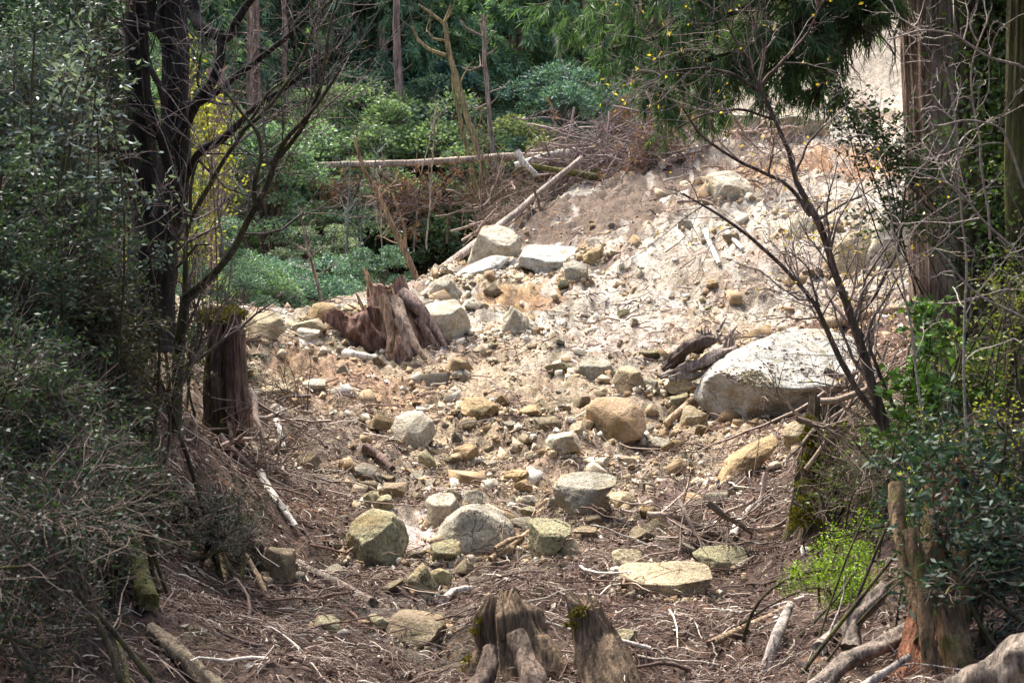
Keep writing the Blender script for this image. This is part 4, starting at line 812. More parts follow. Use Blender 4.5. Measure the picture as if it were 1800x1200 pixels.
# pale bare shrub hanging before the cedar trunk
Ll = [(pl('1625,760,7.4 1610,600,7.4 1575,400,7.35 1560,300,7.3 1520,220,7.2'), .007, .0035), (pl('1700,780,7.3 1698,600,7.3 1702,480,7.3 1690,330,7.2 1680,200,7.1 1660,110,7'), .007, .0035), (pl('1800,330,7.2 1760,220,7.1 1700,210,7 1640,230,7 1600,180,6.9'), .007, .0035), (pl('1800,120,7.1 1730,100,7 1680,60,7 1620,50,6.9 1560,70,6.8'), .007, .0035), (pl('1790,450,7.3 1740,400,7.2 1680,330,7.1 1600,300,7'), .007, .0035), (pl('1740,420,7.3 1720,260,7.2 1705,120,7.1 1740,20,7'), .007, .0035), (pl('1800,560,7.3 1720,520,7.2 1650,440,7.1'), .007, .0035)]
bare_tree('bare_shrub', px(1700, 780, 7.3), 'pale leafless shrub whose twigs cross the cedar trunk', 'shrub', Ll, [(34, (.2, .7), (30, 70), .0, .5, 8, .22), (110, (.12, .4), (30, 70), .0, .6, 6, .25), (220, (.05, .2), (30, 70), .0, .8, 4, .3)], 'stick', (.30, .24, .2), 33, tcol=(.34, .28, .24), parts=('stem', 'stem', 'twigs'))
print('bare trees done')

# ------------------------------------------------------------------ cedar at the right with drooping boughs, and the dark tree behind it
def bough_fans(P, n, g, L=.22, droop=.9, W=.007):
    """needle strands hanging from twigs"""
    C, Dv = on_twigs(P, n, g, .1); Dv = Dv * .5 + g.normal(size=(n, 3)) * .35; Dv[:, 2] -= droop * g.uniform(.3, 1.1, n)
    return leaves(C, Dv, g.uniform(.4, 1, n) * L, W, g, .1)
CT = thing('cedar_tree', px(1645, 620, 13.2), 'straight cedar with grey brown furrowed trunk, right of the slope', 'tree')
part('trunk', trunk_surf(resample(pl('1655,760,13.2 1647,560,13.2 1638,300,13.2 1625,0,13.2 1618,-200,13.2 1605,-700,13.2'), 90), np.interp(np.linspace(0, 1, 90), [0, .1, .5, 1], [58, 47, 44, 34]) * 13.2 / FPX, 220, .07, 22, seed=61), 'wood', CT, (.33, .235, .18))
g = np.random.default_rng(91)
limbs = [pl('1570,-60,12.6 1400,60,12.2 1250,105,12 1120,130,11.8'), pl('1550,-110,12.5 1350,0,12.2 1180,60,12 1060,90,11.8'), pl('1570,-60,12.8 1480,30,12.4 1380,110,12.2 1300,150,12'), pl('1620,-60,13.2 1560,-70,12.8 1480,-20,12.4 1400,40,12 1330,90,11.8'), pl('1620,-120,13.2 1500,-140,12.6 1380,-90,12.2 1280,-30,12 1180,40,11.8'), pl('1620,-160,13.2 1450,-180,12.4 1300,-130,12 1180,-60,11.8 1060,30,11.6'), pl('1600,-240,13.2 1400,-260,12.4 1200,-190,12 1080,-100,11.8 1010,0,11.7'),
         pl('1610,-40,13.2 1540,0,12.6 1500,50,12.3 1455,140,12 1425,185,12'), pl('1620,-260,13.3 1560,-280,14.5 1450,-220,15.5 1350,-120,16'), pl('1620,-200,13 1560,-260,11 1500,-260,9.5 1400,-200,8.5'), pl('1620,-300,13 1700,-340,11 1760,-300,9 1800,-280,7.5'), pl('1620,-300,13 1800,-340,12 1950,-280,11.5 2050,-200,11')]
P = np.array([resample(l, 22) for l in limbs]); Rr = np.linspace(.05, .015, 22)[None].repeat(len(P), 0)
for k in range(len(P)): part('branch', capped(MB(), P[k], Rr[k], 10, .15, k), 'mossy', CT, (.07, .055, .04))
A, Ra = spawn(P, Rr, 300, (.4, 1.1), (30, 70), -.25, .4, 8, .15, 1, .16, .004, .4, 5); mb = MB().add(*tubes(A, Ra, 4))
B2, Rb = spawn(A, Ra, 2600, (.2, .5), (25, 55), -.4, .6, 5, .2, 1, .15, .002, .4, 6); mb.add(*tubes(B2, Rb, 3)); part('twigs', mb, 'stick', CT, (.12, .1, .06))
B2 = B2[~((np.abs(B2[:, 2, 0] - CT.location[0]) < .55) & (B2[:, 2, 1] < 13) & (B2[:, 2, 2] < 3.4))]; B2 = B2[~((B2[:, 2, 0] > 2.75) & (B2[:, 2, 0] < 3.9) & (B2[:, 2, 2] < 2.75))]
part('foliage', MB().add(*bough_fans(B2, 95000, g, .16, .8, .009)), 'needle', CT, (.08, .145, .065))
# dark ivy-clad tree at the right edge
DT = thing('ivy_tree', px(1740, 760, 9.5), 'dark ivy-covered tree standing at the right edge', 'tree')
part('trunk', trunk_surf(resample(pl('1745,900,11 1742,600,11 1738,300,11 1730,0,11 1725,-300,11'), 60), np.linspace(58, 46, 60) * 11 / FPX, 120, .12, 14, seed=71), 'mossy', DT, (.05, .038, .028))
part('trunk', trunk_surf(resample(pl('1795,1000,8.5 1785,800,8.5 1800,600,8.5 1790,300,8.5 1800,-100,8.5'), 50), np.linspace(30, 20, 50) * 8.5 / FPX, 90, .15, 14, seed=72), 'mossy', DT, (.08, .07, .03))
def ivy(n, box, Yr, L, W, seed):
    g = np.random.default_rng(seed); nc = 60; cx = np.array([px(g.uniform(box[0], box[2]), g.uniform(box[1], box[3]), g.uniform(*Yr)) for _ in range(nc)])
    i = g.integers(0, nc, n); C = cx[i] + g.normal(size=(n, 3)) * np.array([.22, .22, .25]); Dv = g.normal(size=(n, 3)); Dv[:, 2] -= .5; return leaves(C, Dv, g.uniform(.6, 1.2, n) * L, W, g)
part('ivy', MB().add(*ivy(15000, (1760, -250, 1860, 520), (10.3, 10.9), .055, .03, 1)), 'leaf', DT, (.05, .085, .022))
part('crown', MB().add(*ivy(30000, (1560, -700, 2300, -160), (6, 13), .09, .05, 2)), 'leaf', DT, (.05, .085, .022))  # unseen leaf mass above the view, added to shade the right bank
print('cedar done')

# ------------------------------------------------------------------ shrubs and leafy bushes
def bush(name, box, Yr, label, col, n_stem, n_leaf, L, W, mat='gloss', seed=0, base=None, clump=.28, nt=500, tcol=(.13, .10, .08), root_down=.6, tl=(.15, .5), flat=.5, cat='shrub', up=.3):
    """stems rise from the ground to clump centres inside the box (photo pixels with a depth range), twigs around them, leaves on the twigs"""
    g = np.random.default_rng(seed); x0, y0, x1, y1 = box
    Ym = (Yr[0] + Yr[1]) / 2; b = np.array(base) if base is not None else px((x0 + x1) / 2, y1 + 60, Ym)
    b = b.astype(float); b[2] = gz(b[0], b[1])[0]
    th = thing(name, tuple(b), label, cat)
    C = np.array([px(g.uniform(x0, x1), g.uniform(y0, y1), g.uniform(*Yr)) for _ in range(n_stem)])
    P = np.zeros((n_stem, 9, 3)); t = np.linspace(0, 1, 9)[None, :, None]; b0 = b + g.normal(size=(n_stem, 3)) * np.array([.35, .35, 0]); b0[:, 2] = gz(b0[:, 0], b0[:, 1]) - .05
    mid = (b0 + C) / 2 + g.normal(size=(n_stem, 3)) * .25 + np.array([0, 0, .25])
    P = (1 - t) ** 2 * b0[:, None] + 2 * t * (1 - t) * mid[:, None] + t ** 2 * C[:, None]
    Rr = np.linspace(.016 if seed < 14 else .009, .004, 9)[None].repeat(n_stem, 0) * g.uniform(.6, 1.4, (n_stem, 1))
    part('stems', MB().add(*tubes(P, Rr, 6)), 'mossy', th, (.08, .065, .04))
    A, Ra = spawn(P[:, 4:], Rr[:, 4:], nt, tl, (25, 75), up * .4, .55, 6, .0, 1, .25, .0022, .4, seed + 1)
    B_, Rb = spawn(A, Ra, nt * 3, (tl[0] * .6, tl[1] * .7), (25, 65), up * .2, .6, 5, .1, 1, .28, .0014, .5, seed + 2)
    part('twigs', MB().add(*tubes(A, Ra, 4)).add(*tubes(B_, Rb, 3)), 'stick', th, tcol)
    if n_leaf:
        i = np.sort(g.choice(len(B_), max(8, int(len(B_) * .75)), replace=False)); c_, d_ = on_twigs(B_[i], n_leaf, g, .2)
        c_ = c_ + g.normal(size=c_.shape) * .018; d_ = d_ * .5 + g.normal(size=d_.shape) * .7; d_[:, 2] *= flat
        part('leaves', MB().add(*leaves(c_, d_, g.uniform(.55, 1.25, n_leaf) * L, W, g)), mat, th, col)
    return th
G1 = (.042, .07, .036); GB = (.075, .108, .092); GD = (.022, .042, .022); GY = (.12, .14, .02); BR = (.05, .052, .025)
bush('evergreen_shrub', (-60, 60, 130, 300), (7.5, 9.5), 'silvery glossy-leaved bush filling the upper left edge', GB, 30, 24000, .04, .016, seed=1, base=(-3.2, 8.3, 0), nt=520, tl=(.2, .6))
bush('evergreen_shrub', (30, 220, 165, 430), (8.5, 10), 'dense blue green bush against the dark twin stems', GB, 24, 18000, .04, .016, seed=2, base=(-2.5, 9.2, 0), nt=420)
bush('evergreen_shrub', (-60, 290, 110, 520), (7, 8.8), 'fine-leaved grey green bush at the middle left edge', G1, 26, 20000, .036, .014, seed=3, base=(-2.8, 8, 0), nt=520)
bush('evergreen_shrub', (-20, 480, 170, 640), (7.5, 9.5), 'dark olive bush spreading below the dark tree', BR, 26, 14000, .04, .016, seed=4, nt=600, tcol=(.12, .09, .07))
bush('evergreen_shrub', (-60, 620, 160, 860), (6.2, 7.8), 'twiggy green bush at the lower left edge', G1, 26, 14000, .034, .013, seed=5, nt=700, tcol=(.12, .09, .07))
bush('evergreen_shrub', (100, 620, 230, 800), (8, 9.5), 'brown twiggy bush left of the bark stump', BR, 26, 11000, .036, .014, seed=6, nt=800, tcol=(.12, .09, .07))
bush('evergreen_shrub', (210, 760, 300, 920), (8.5, 10.5), 'tangled bush under the bark stump', GD, 16, 4000, .03, .012, seed=7, tl=(.08, .24), nt=600, tcol=(.12, .09, .07))
bush('evergreen_shrub', (40, 820, 260, 960), (6, 7.4), 'dark twig tangle above the leaning mossy pole', GD, 20, 6500, .026, .011, seed=8, nt=600, tcol=(.12, .09, .07))
bush('evergreen_shrub', (330, 860, 430, 960), (8.8, 9.8), 'small leafy tangle above the brown log on the left', G1, 10, 2600, .03, .012, seed=9, nt=260, tcol=(.22, .17, .14), tl=(.1, .35))
bush('evergreen_shrub', (300, 525, 410, 555), (12.8, 13.6), 'low leafy growth on top of the bark stump', GD, 9, 1500, .045, .02, seed=10, nt=110, tl=(.08, .25))
bush('evergreen_shrub', (-80, 900, 120, 1180), (5, 6.5), 'dark bush in the lower left corner', GD, 20, 6000, .026, .012, seed=11, nt=500)
bush('evergreen_shrub', (-80, -160, 200, 40), (9, 11), 'shadowy green bush in the top left corner', GD, 24, 14000, .05, .02, seed=12, nt=420, base=(-3.6, 10, 0))
bush('evergreen_shrub', (60, 40, 190, 110), (7.6, 8.4), 'spray of long drooping pale glossy leaves before the upper left bush', (.17, .22, .20), 10, 800, .055, .018, seed=27, nt=90, tl=(.1, .4), base=(-2.6, 8.2, 0), flat=.8, up=.1)
bush('evergreen_shrub', (130, -60, 240, 240), (11.5, 13), 'deep green foliage behind the twin stems', GD, 20, 9000, .06, .012, 'needle', seed=13, nt=300)
bush('yellow_shrub', (270, 100, 370, 440), (15, 18), 'yellow-leaved young tree glowing behind the dark twin stems', (.24, .24, .035), 18, 3400, .055, .03, 'leaf', seed=14, nt=300, tl=(.3, .8), cat='tree')
bush('leafy_shrub', (1600, 570, 1740, 680), (8.6, 9.6), 'bright green broad-leaved shrub before the cedar base', (.09, .175, .035), 16, 2200, .075, .034, seed=15, nt=120, tl=(.1, .35))
bush('leafy_shrub', (1580, 760, 1790, 900), (6.4, 7.6), 'dark shrub with whorled leaves above the red rotten trunk', (.028, .058, .03), 22, 4200, .055, .018, seed=16, nt=240, tl=(.12, .4))
bush('leafy_shrub', (1640, 900, 1820, 1060), (5.8, 6.8), 'sparse whorled-leaf shrub in the lower right shade', (.025, .05, .028), 16, 2200, .05, .016, seed=17, nt=140, tl=(.1, .35))
bush('yellow_shrub', (1740, 420, 1800, 560), (7.8, 8.6), 'yellow green sprig bush at the right edge beside the ivy', (.2, .22, .03), 10, 1100, .028, .014, 'leaf', seed=18, nt=140, tl=(.08, .3))
bush('yellow_shrub', (1720, 700, 1800, 750), (6.4, 7.0), 'small yellow sprigs at the right edge above the whorled leaves', (.26, .27, .03), 8, 600, .024, .012, 'leaf', seed=19, nt=100, tl=(.08, .25), base=(2.45, 6.7, 0))
bush('fern_like_shrub', (1452, 935, 1508, 1080), (7.9, 8.3), 'bright yellow green feathery shrub on the lower right litter', (.19, .30, .015), 16, 7500, .017, .008, 'leaf', seed=20, nt=240, tl=(.05, .17), base=px(1480, 1110, 8.1))
bush('leafy_shrub', (1440, 750, 1600, 930), (9, 10.5), 'thin mixed shrub between the mossy stump and the red trunk', (.09, .13, .025), 16, 2400, .032, .013, 'leaf', seed=21, nt=330, tcol=(.26, .2, .16), tl=(.12, .45))
bush('leafy_shrub', (1400, 130, 1580, 270), (11, 12.4), 'dark green leafy spray hanging left of the cedar trunk', (.055, .1, .035), 14, 2600, .055, .024, seed=22, nt=200, tl=(.12, .4), base=(4.4, 12.4, 0))
bush('leafy_shrub', (1810, 100, 1880, 460), (8, 9), 'green leaves at the far right edge beside the ivy tree', (.07, .11, .03), 12, 2500, .04, .02, 'leaf', seed=24, nt=200)
bush('leafy_shrub', (1700, 480, 1850, 900), (11.5, 13), 'deep shaded thicket behind the dark right tree', GD, 26, 12000, .06, .026, seed=25, nt=380)
print('shrubs done')

# ------------------------------------------------------------------ dead branch pile
def brush(name, box, Yr, label, n, seed, col=(.2, .15, .135), L=(.8, 2.4), up=.1, needles=0, dirx=1.):
    g = np.random.default_rng(seed); th = None; P = np.zeros((n, 9, 3)); x0, y0, x1, y1 = box
    y0, y1 = min(y0, y1), max(y0, y1); p0 = np.array([px(g.uniform(x0, x1), g.uniform(y0, y1), g.uniform(*Yr)) for _ in range(n)]); zz = gz(p0[:, 0], p0[:, 1]); p0[:, 2] = np.maximum(p0[:, 2], zz + .05)
    th = thing(name, (p0[:, 0].mean(), p0[:, 1].mean(), zz.mean()), label, 'branch pile')
    d = g.normal(size=(n, 3)) * np.array([1, .6, .5]) + np.array([.5 * dirx, 0, up]); d /= np.linalg.norm(d, axis=1, keepdims=True); l = g.uniform(*L, n)[:, None]
    P[:, 0] = p0 - d * l / 2
    for k in range(1, 9): d = d + g.normal(size=(n, 3)) * .14; d /= np.linalg.norm(d, axis=1, keepdims=True); P[:, k] = P[:, k - 1] + d * l / 8
    Rr = g.uniform(.012, .035, (n, 1)) * np.linspace(1, .4, 9)[None]
    part('branches', MB().add(*tubes(P, Rr, 5)), 'stick', th, tuple(np.array(col) * 1.25))
    A, Ra = spawn(P, Rr, n * 7, (.3, .9), (25, 60), .05, .5, 6, .1, 1, .18, .005, .4, seed + 1); B_, Rb = spawn(A, Ra, n * 22, (.12, .45), (25, 60), 0, .6, 4, .1, 1, .2, .0045, .5, seed + 2)
    part('twigs', MB().add(*tubes(A, Ra, 3)).add(*tubes(B_, Rb, 3)), 'stick', th, col)
    if needles:
        c_, d_ = on_twigs(B_, needles, g, .2); i = vn(c_ * .9, seed) > .1; c_, d_ = c_[i], d_[i]
        part('dead_needles', MB().add(*leaves(c_, d_ + g.normal(size=d_.shape) * .8, .16, .03, g)), 'needle', th, (.15, .075, .062))
    return th
brush('brush_pile', (960, 230, 1230, 350), (32.5, 35), 'big heap of purple brown dead branches at the edge of the slope', 150, 1, needles=16000)
brush('brush_pile', (590, 318, 800, 385), (33.6, 35), 'dead branches hanging under the long fallen trunk', 44, 2, needles=5000, col=(.15, .105, .09), dirx=-.3, L=(.5, 1.6))
brush('brush_pile', (830, 300, 960, 390), (32.2, 34), 'grey brown branch tangle beside the slanting trunk', 42, 3, needles=1500, up=.5, col=(.21, .155, .12))
brush('brush_pile', (1060, 190, 1200, 260), (36, 38), 'reddish dead conifer top lying beyond the main heap', 70, 4, needles=9000)
brush('brush_pile', (1230, 230, 1440, 400), (27, 32), 'thin grey brushwood scattered on the upper slope', 30, 5, col=(.27, .2, .17), L=(.4, 1.2))
brush('brush_pile', (840, 420, 950, 395), (30, 31), 'low brushwood behind the perched wedge boulder', 24, 6, col=(.24, .18, .14), L=(.5, 1.3))
brush('brush_pile', (1180, 950, 1420, 900), (10.5, 11.8), 'loose heap of sticks behind the greenish rock', 10, 8, col=(.26, .2, .16), L=(.3, .7), up=-.6)
brush('brush_pile', (1380, 700, 1600, 760), (9.5, 11.5), 'fan of bare twigs around the top of the mossy stump', 12, 9, col=(.24, .18, .14), L=(.5, 1.4), up=-.3)
brush('brush_pile', (420, 680, 520, 860), (11.5, 14), 'twigs and torn bark strewn below the bark stump', 14, 10, col=(.2, .15, .12), L=(.3, 1.), up=-.3)
print('brush done')

# ------------------------------------------------------------------ the forest behind
def crown_leafy(seed, H=6.5, Rw=2.6, ncl=46, n=9000, L=.16, W=.075, flatc=.35):
    g = np.random.default_rng(seed); z = g.uniform(.18, 1, ncl) ** .8 * H; rr = Rw * np.sqrt(np.clip(1 - ((z / H - .5) / .56) ** 2, .05, 1)) * g.uniform(.45, 1, ncl); a = g.uniform(0, 6.283, ncl)
    C = np.stack([rr * np.cos(a), rr * np.sin(a), z], 1); s = g.uniform(.22, .6, ncl); i = g.integers(0, ncl, n)
    v = g.normal(size=(n, 3)); v /= np.linalg.norm(v, axis=1, keepdims=True); v[:, 2] = np.abs(v[:, 2]) * .9 - .15
    P_ = C[i] + v * s[i][:, None] * np.array([1.25, 1.25, flatc * 1.6]) * g.uniform(.55, 1.05, (n, 1)); Dv = v + g.normal(size=(n, 3)) * .7; Dv[:, 2] *= .5
    return MB().add(*leaves(P_, Dv, g.uniform(.6, 1.3, n) * L, W, g)), C
def limbs_to(C, H, r, seed, n=None):
    g = np.random.default_rng(seed); K = len(C); t = np.linspace(0, 1, 8)[None, :, None]; b0 = np.stack([C[:, 0] * .04, C[:, 1] * .04, C[:, 2] * g.uniform(.3, .65, K)], 1)
    mid = (b0 + C) / 2 + g.normal(size=C.shape) * .15; return (1 - t) ** 2 * b0[:, None] + 2 * t * (1 - t) * mid[:, None] + t ** 2 * C[:, None], np.linspace(r * .32, r * .1, 8)[None].repeat(K, 0)
def crown_conifer(seed, H=13, z0=2.5, Rw=2.1, nb=90, n=22000):
    g = np.random.default_rng(seed); z = z0 + (H - z0) * g.uniform(0, 1, nb) ** .9; f = 1 - (z - z0) / (H - z0 + .4); a = g.uniform(0, 6.283, nb); l = Rw * (f ** .7 + .12) * g.uniform(.55, 1.1, nb)
    t = np.linspace(0, 1, 7); P_ = np.zeros((nb, 7, 3)); P_[..., 0] = np.cos(a)[:, None] * l[:, None] * t; P_[..., 1] = np.sin(a)[:, None] * l[:, None] * t; P_[..., 2] = z[:, None] + l[:, None] * (.25 * t - .6 * t ** 2)
    Rr = np.linspace(.035, .008, 7)[None].repeat(nb, 0); A, Ra = spawn(P_, Rr, nb * 6, (.3, .8), (30, 60), -.2, .5, 4, .1, 1, .15, .006, .4, seed)
    w_ = MB().add(*tubes(P_, Rr, 4)).add(*tubes(A, Ra, 3)); c_, d_ = on_twigs(A, n, g, .0); d_ = d_ * .6 + g.normal(size=d_.shape) * .45; d_[:, 2] -= .55
    return MB().add(*leaves(c_ + g.normal(size=c_.shape) * .05, d_, g.uniform(.12, .34, n), .055, g)), w_
def trunk_m(H, r, seed, K=14):
    g = np.random.default_rng(seed); P_ = np.zeros((K, 3)); P_[:, 2] = np.linspace(-.4, H, K); P_[:, :2] = np.cumsum(g.normal(size=(K, 2)) * .05, 0); return capped(MB(), P_, np.linspace(r, r * .25, K), 10, .1, seed)
LEAFY = []; CONI = []
for k in range(5):
    H = [6.5, 5.5, 7.5, 4.5, 6][k]; cr, C = crown_leafy(k, H, [2.6, 2.3, 2.8, 2.2, 2.6][k], [80, 64, 95, 58, 76][k], 24000, .105, .05, [.55, .8, .5, .75, .6][k]); LP, LR = limbs_to(C, H, .12, k)
    LEAFY.append((cr.mesh('crown', M['leaf']), trunk_m(H * .8, .12, k).add(*tubes(LP, LR, 4)).mesh('trunk', M['bark'])))
for k in range(4):
    H = [15, 13, 17, 12][k]; cr, br = crown_conifer(k + 20, H, [4.5, 3, 6.5, 2.][k], [2.1, 2.0, 2.2, 1.9][k], 110, 34000); CONI.append((cr.mesh('crown', M['needle']), trunk_m(H, .19, k + 9).mesh('trunk', M['bark']), br.mesh('branches', M['stick'])))
used = {}
def forest_tree(kind, x, y, label, k=0, s=1., tint=None, rz=None, z=None, group='trees of the forest behind the landslide', cat='tree'):
    zz = gz(x, y)[0] if z is None else z
    th = thing('conifer' if kind == 'c' else 'broadleaf_tree', (x, y, zz - .1), label, cat, group); th.scale = (s, s, s); th.rotation_euler = (0, 0, rz if rz is not None else random.uniform(0, 6.28))
    src = CONI[k % 4] if kind == 'c' else LEAFY[k % 5]
    link('crown', src[0], th, color=tint); link('trunk', src[1], th, color=(.20, .145, .12) if kind == 'c' else (.14, .11, .085))
    if kind == 'c': link('branches', src[2], th, color=(.09, .07, .055))
    return th
GT = dict(mid=(.14, .22, .15), blue=(.11, .19, .175), light=(.21, .29, .17), dark=(.085, .15, .125), yellow=(.27, .30, .15), grey=(.21, .26, .2), con=(.18, .29, .18), cond=(.14, .23, .155), conb=(.21, .24, .16))
def at(xp, Y): return (xp - 900) / FPX * Y
adj = {'mid': 'mid green', 'blue': 'bluish green', 'light': 'fresh light green', 'dark': 'dark green', 'yellow': 'yellowish', 'grey': 'greyish green', 'con': 'dark needled', 'cond': 'nearly black green', 'conb': 'browning'}
# those one can tell apart (photo x, distance, kind, size, tint, variant)
HK = [6.5, 5.5, 7.5, 4.5, 6]
def fit(xp, Y, top, k): return max(.3, ((600 - top) / FPX * Y - gz(at(xp, Y), Y)[0]) / HK[k])
for (xp, Y, top, tn, k, lb) in [(610, 40, 165, 'light', 0, 'fresh green layered tree left of the tall twin snags, above the fallen trunk'),
     (545, 40.5, 300, 'mid', 1, 'low green tree touching the left end of the fallen trunk'),
     (740, 40.5, 190, 'light', 3, 'small light leafy tree just behind the forked snag'),
     (690, 42, 120, 'mid', 2, 'mid green tree behind the brown straight trunk'),
     (1000, 41, 135, 'blue', 1, 'rounded bluish green tree behind the dead branch heap'),
     (930, 40.5, 225, 'yellow', 3, 'little yellowish bush tree above the bleached log end'),
     (1060, 44, 170, 'mid', 4, 'mid green tree beneath the hanging cedar boughs'),
     (850, 42, 190, 'dark', 2, 'dark tree between the snags and the bluish tree'),
     (780, 46, 60, 'blue', 0, 'blue green glossy tree in the centre of the forest'),
     (470, 35, 230, 'mid', 4, 'leafy tree seen through the bare left twigs'),
     (520, 28.5, 455, 'blue', 3, 'low blue green bush behind the left end of the ridge'),
     (430, 27, 465, 'mid', 1, 'green bush behind the far left cream boulder'),
     (600, 29.5, 495, 'dark', 0, 'dark bush behind the splintered stump'),
     (660, 31, 430, 'dark', 2, 'dark bush right above the splintered stump'),
     (370, 25, 380, 'dark', 4, 'shaded bush between the twin stems and the ridge'),
     (560, 33, 395, 'grey', 2, 'pale leaved bush in the hollow behind the ridge'),
     (455, 40.5, 230, 'yellow', 1, 'yellow green tree at the left of the valley'),
     (1150, 47, 130, 'grey', 3, 'greyish tree at the head of the slope'),
     (960, 50, 50, 'grey', 4, 'greyish bare-looking tree high in the centre')]:
    forest_tree('b', at(xp, Y), Y, lb, k, fit(xp, Y, top, k), GT[tn])
for (xp, Y, s, tn, k, lb) in [(490, 44, 1., 'con', 0, 'brown-trunked conifer left of the light green tree'), (680, 45, 1.05, 'con', 2, 'tall conifer with a bare lower trunk behind the fallen trunk'), (705, 43, .95, 'con', 0, 'browning conifer right behind the twin brown trunks'), (400, 40, 1, 'cond', 1, 'black green conifer behind the twin stems'), (820, 52, 1.0, 'con', 3, 'dense conifer behind the tall twin snags'), (865, 48, .9, 'con', 1, 'conifer over the straight grey snag'), (570, 52, 1.1, 'con', 2, 'tall conifer at the top left of the valley'), (450, 44, 1., 'con', 2, 'slim tall conifer left of the fresh green layered tree'), (590, 47, 1., 'con', 0, 'feathery conifer straight above the fresh green layered tree'), (628, 43, .95, 'cond', 2, 'slim conifer with high crown right of the fresh green layered tree'), (760, 44, 1., 'con', 2, 'slim high-crowned conifer left of the forked snag'), (925, 46, .95, 'con', 2, 'slim high-crowned conifer right of the grey snag'), (1000, 49, 1., 'cond', 0, 'dark conifer behind the rounded bluish green tree'), (340, 36, 1., 'con', 3, 'green conifer glimpsed between the twin stems'), (1050, 56, .9, 'con', 0, 'conifer at the top right of the forest')]:
    forest_tree('c', at(xp, Y), Y, lb, k, s, GT[tn])
g = np.random.default_rng(58)
for q, (xp, Y) in enumerate([(420, 41), (520, 43), (590, 45), (655, 48), (720, 47), (765, 41), (810, 45), (880, 46), (905, 42), (970, 45), (1040, 49), (1090, 50), (1120, 53), (560, 48), (640, 43), (480, 50), (1180, 54), (1010, 43), (700, 52), (850, 52), (940, 54)]):
    if q in (2, 5, 8, 13, 14, 17): continue
    tn = ['light', 'blue', 'mid', 'dark', 'mid', 'blue', 'grey'][q % 7]
    forest_tree('b', at(xp, Y), Y, f'{adj[tn]} rounded tree of the near valley wood, ' + ['far left', 'left edge', 'left of the fresh green tree', 'above the fresh green tree', 'between the brown trunks', 'under the forked snag', 'behind the forked snag', 'right of the grey snag', 'low by the grey snag', 'left of the bluish tree', 'above the bluish tree', 'upper right', 'far upper right', 'behind the left conifer', 'beside the left conifer', 'high far left', 'farthest right', 'in front of the bluish tree', 'high behind the brown trunks', 'high behind the grey snag', 'high above the branch heap'][q], q % 5, fit(xp, Y, g.uniform(100, 270), q % 5), GT[tn])
rows = [(56, 1.0, 'front'), (64, 1.1, 'second'), (73, 1.2, 'third'), (84, 1.3, 'fourth'), (97, 1.4, 'last')]
g = np.random.default_rng(55)
for Y, s, rn in rows:
    xs = np.arange(-.44 * Y, .47 * Y, 3.6 + (Y - 56) * .02); n_ = 0
    for q, x in enumerate(xs):
        yy = Y + g.uniform(-2.5, 2.5); x = x + g.uniform(-1, 1)
        kd = 'c' if g.random() < .5 else 'b'; tn = random.choice(['con', 'con', 'cond', 'con', 'conb']) if kd == 'c' else random.choice(['mid', 'blue', 'light', 'grey', 'dark', 'yellow'])
        n_ += 1; side = f'{n_}th'.replace('11th', 'eleventh') if n_ > 3 else ['first', 'second', 'third'][n_ - 1]
        nm = ['first', 'second', 'third', 'fourth', 'fifth', 'sixth', 'seventh', 'eighth', 'ninth', 'tenth', 'eleventh', 'twelfth', 'thirteenth', 'fourteenth', 'fifteenth', 'sixteenth', 'seventeenth', 'eighteenth', 'nineteenth', 'twentieth'][min(n_ - 1, 19)]
        forest_tree(kd, x, yy, f'{adj[tn]} {"conifer" if kd == "c" else "leafy tree"} in the {rn} hillside row, {nm} from the left', int(g.integers(0, 20)), s * g.uniform(.8, 1.1) * (1.15 if kd == 'b' else .8), GT[tn])
# bare trunks and snags in front of the forest
def snag(label, limbs, col, lv=((10, (.4, 1.2), (40, 80), .1, .3, 7, .15), (40, (.2, .6), (30, 60), .1, .5, 5, .2)), seed=0, mat='bark', name='dead_tree'):
    return bare_tree(name, limbs[0][0][0], label, 'tree', limbs, lv, mat, col, seed, tcol=tuple(np.array(col) * 1.1))
snag('tall forked dead snag with pointed broken tips behind the branch heap', [(pl('875,400,34 850,290,34 820,200,34 800,130,34 787,100,34 782,40,34'), .085, .055), (pl('784,45,34 760,25,34 735,8,34'), .045, .02), (pl('780,45,34 792,10,34'), .045, .02), (pl('784,98,34 755,88,34 735,70,34 722,45,34'), .05, .02), (pl('783,72,34 760,68,34 750,50,34'), .03, .015), (pl('836,350,34.5 825,280,34.5 805,190,34.5 795,130,34.5'), .06, .035)], (.24, .19, .10), ((8, (.5, 1.4), (40, 80), .2, .35, 7, .2), (20, (.2, .7), (30, 60), .1, .5, 5, .2)), 3)
snag('thin straight grey dead trunk right of the forked snag', [(pl('872,310,36 862,220,36 852,120,36 848,25,36'), .065, .045), (pl('850,65,36 820,50,36 808,35,36'), .03, .015), (pl('856,183,36 835,192,36 822,180,36'), .03, .015), (pl('852,115,36 825,125,36 812,118,36'), .03, .015)], (.25, .19, .16), ((14, (.4, 1.1), (50, 85), .1, .35, 6, .15),), 4)
snag('straight brown bare trunk rising behind the fallen trunk', [(pl('704,275,40 701,180,40 698,90,40 696,-40,40'), .12, .1)], (.24, .165, .14), ((10, (.3, .8), (60, 90), 0, .2, 5, .1),), 5)
snag('shorter brown bare trunk just left of the straight one', [(pl('680,185,42 677,130,42 672,40,42'), .12, .1)], (.22, .15, .13), ((8, (.3, .8), (60, 90), 0, .2, 5, .1),), 6)
snag('leaning orange brown sapling behind the splintered stump', [(pl('732,492,30 700,420,30 670,350,30 640,300,30 625,250,30'), .07, .035), (pl('715,470,30 712,400,30 690,340,30'), .035, .02), (pl('640,300,30 620,230,30'), .02, .01)], (.26, .17, .1), seed=7)
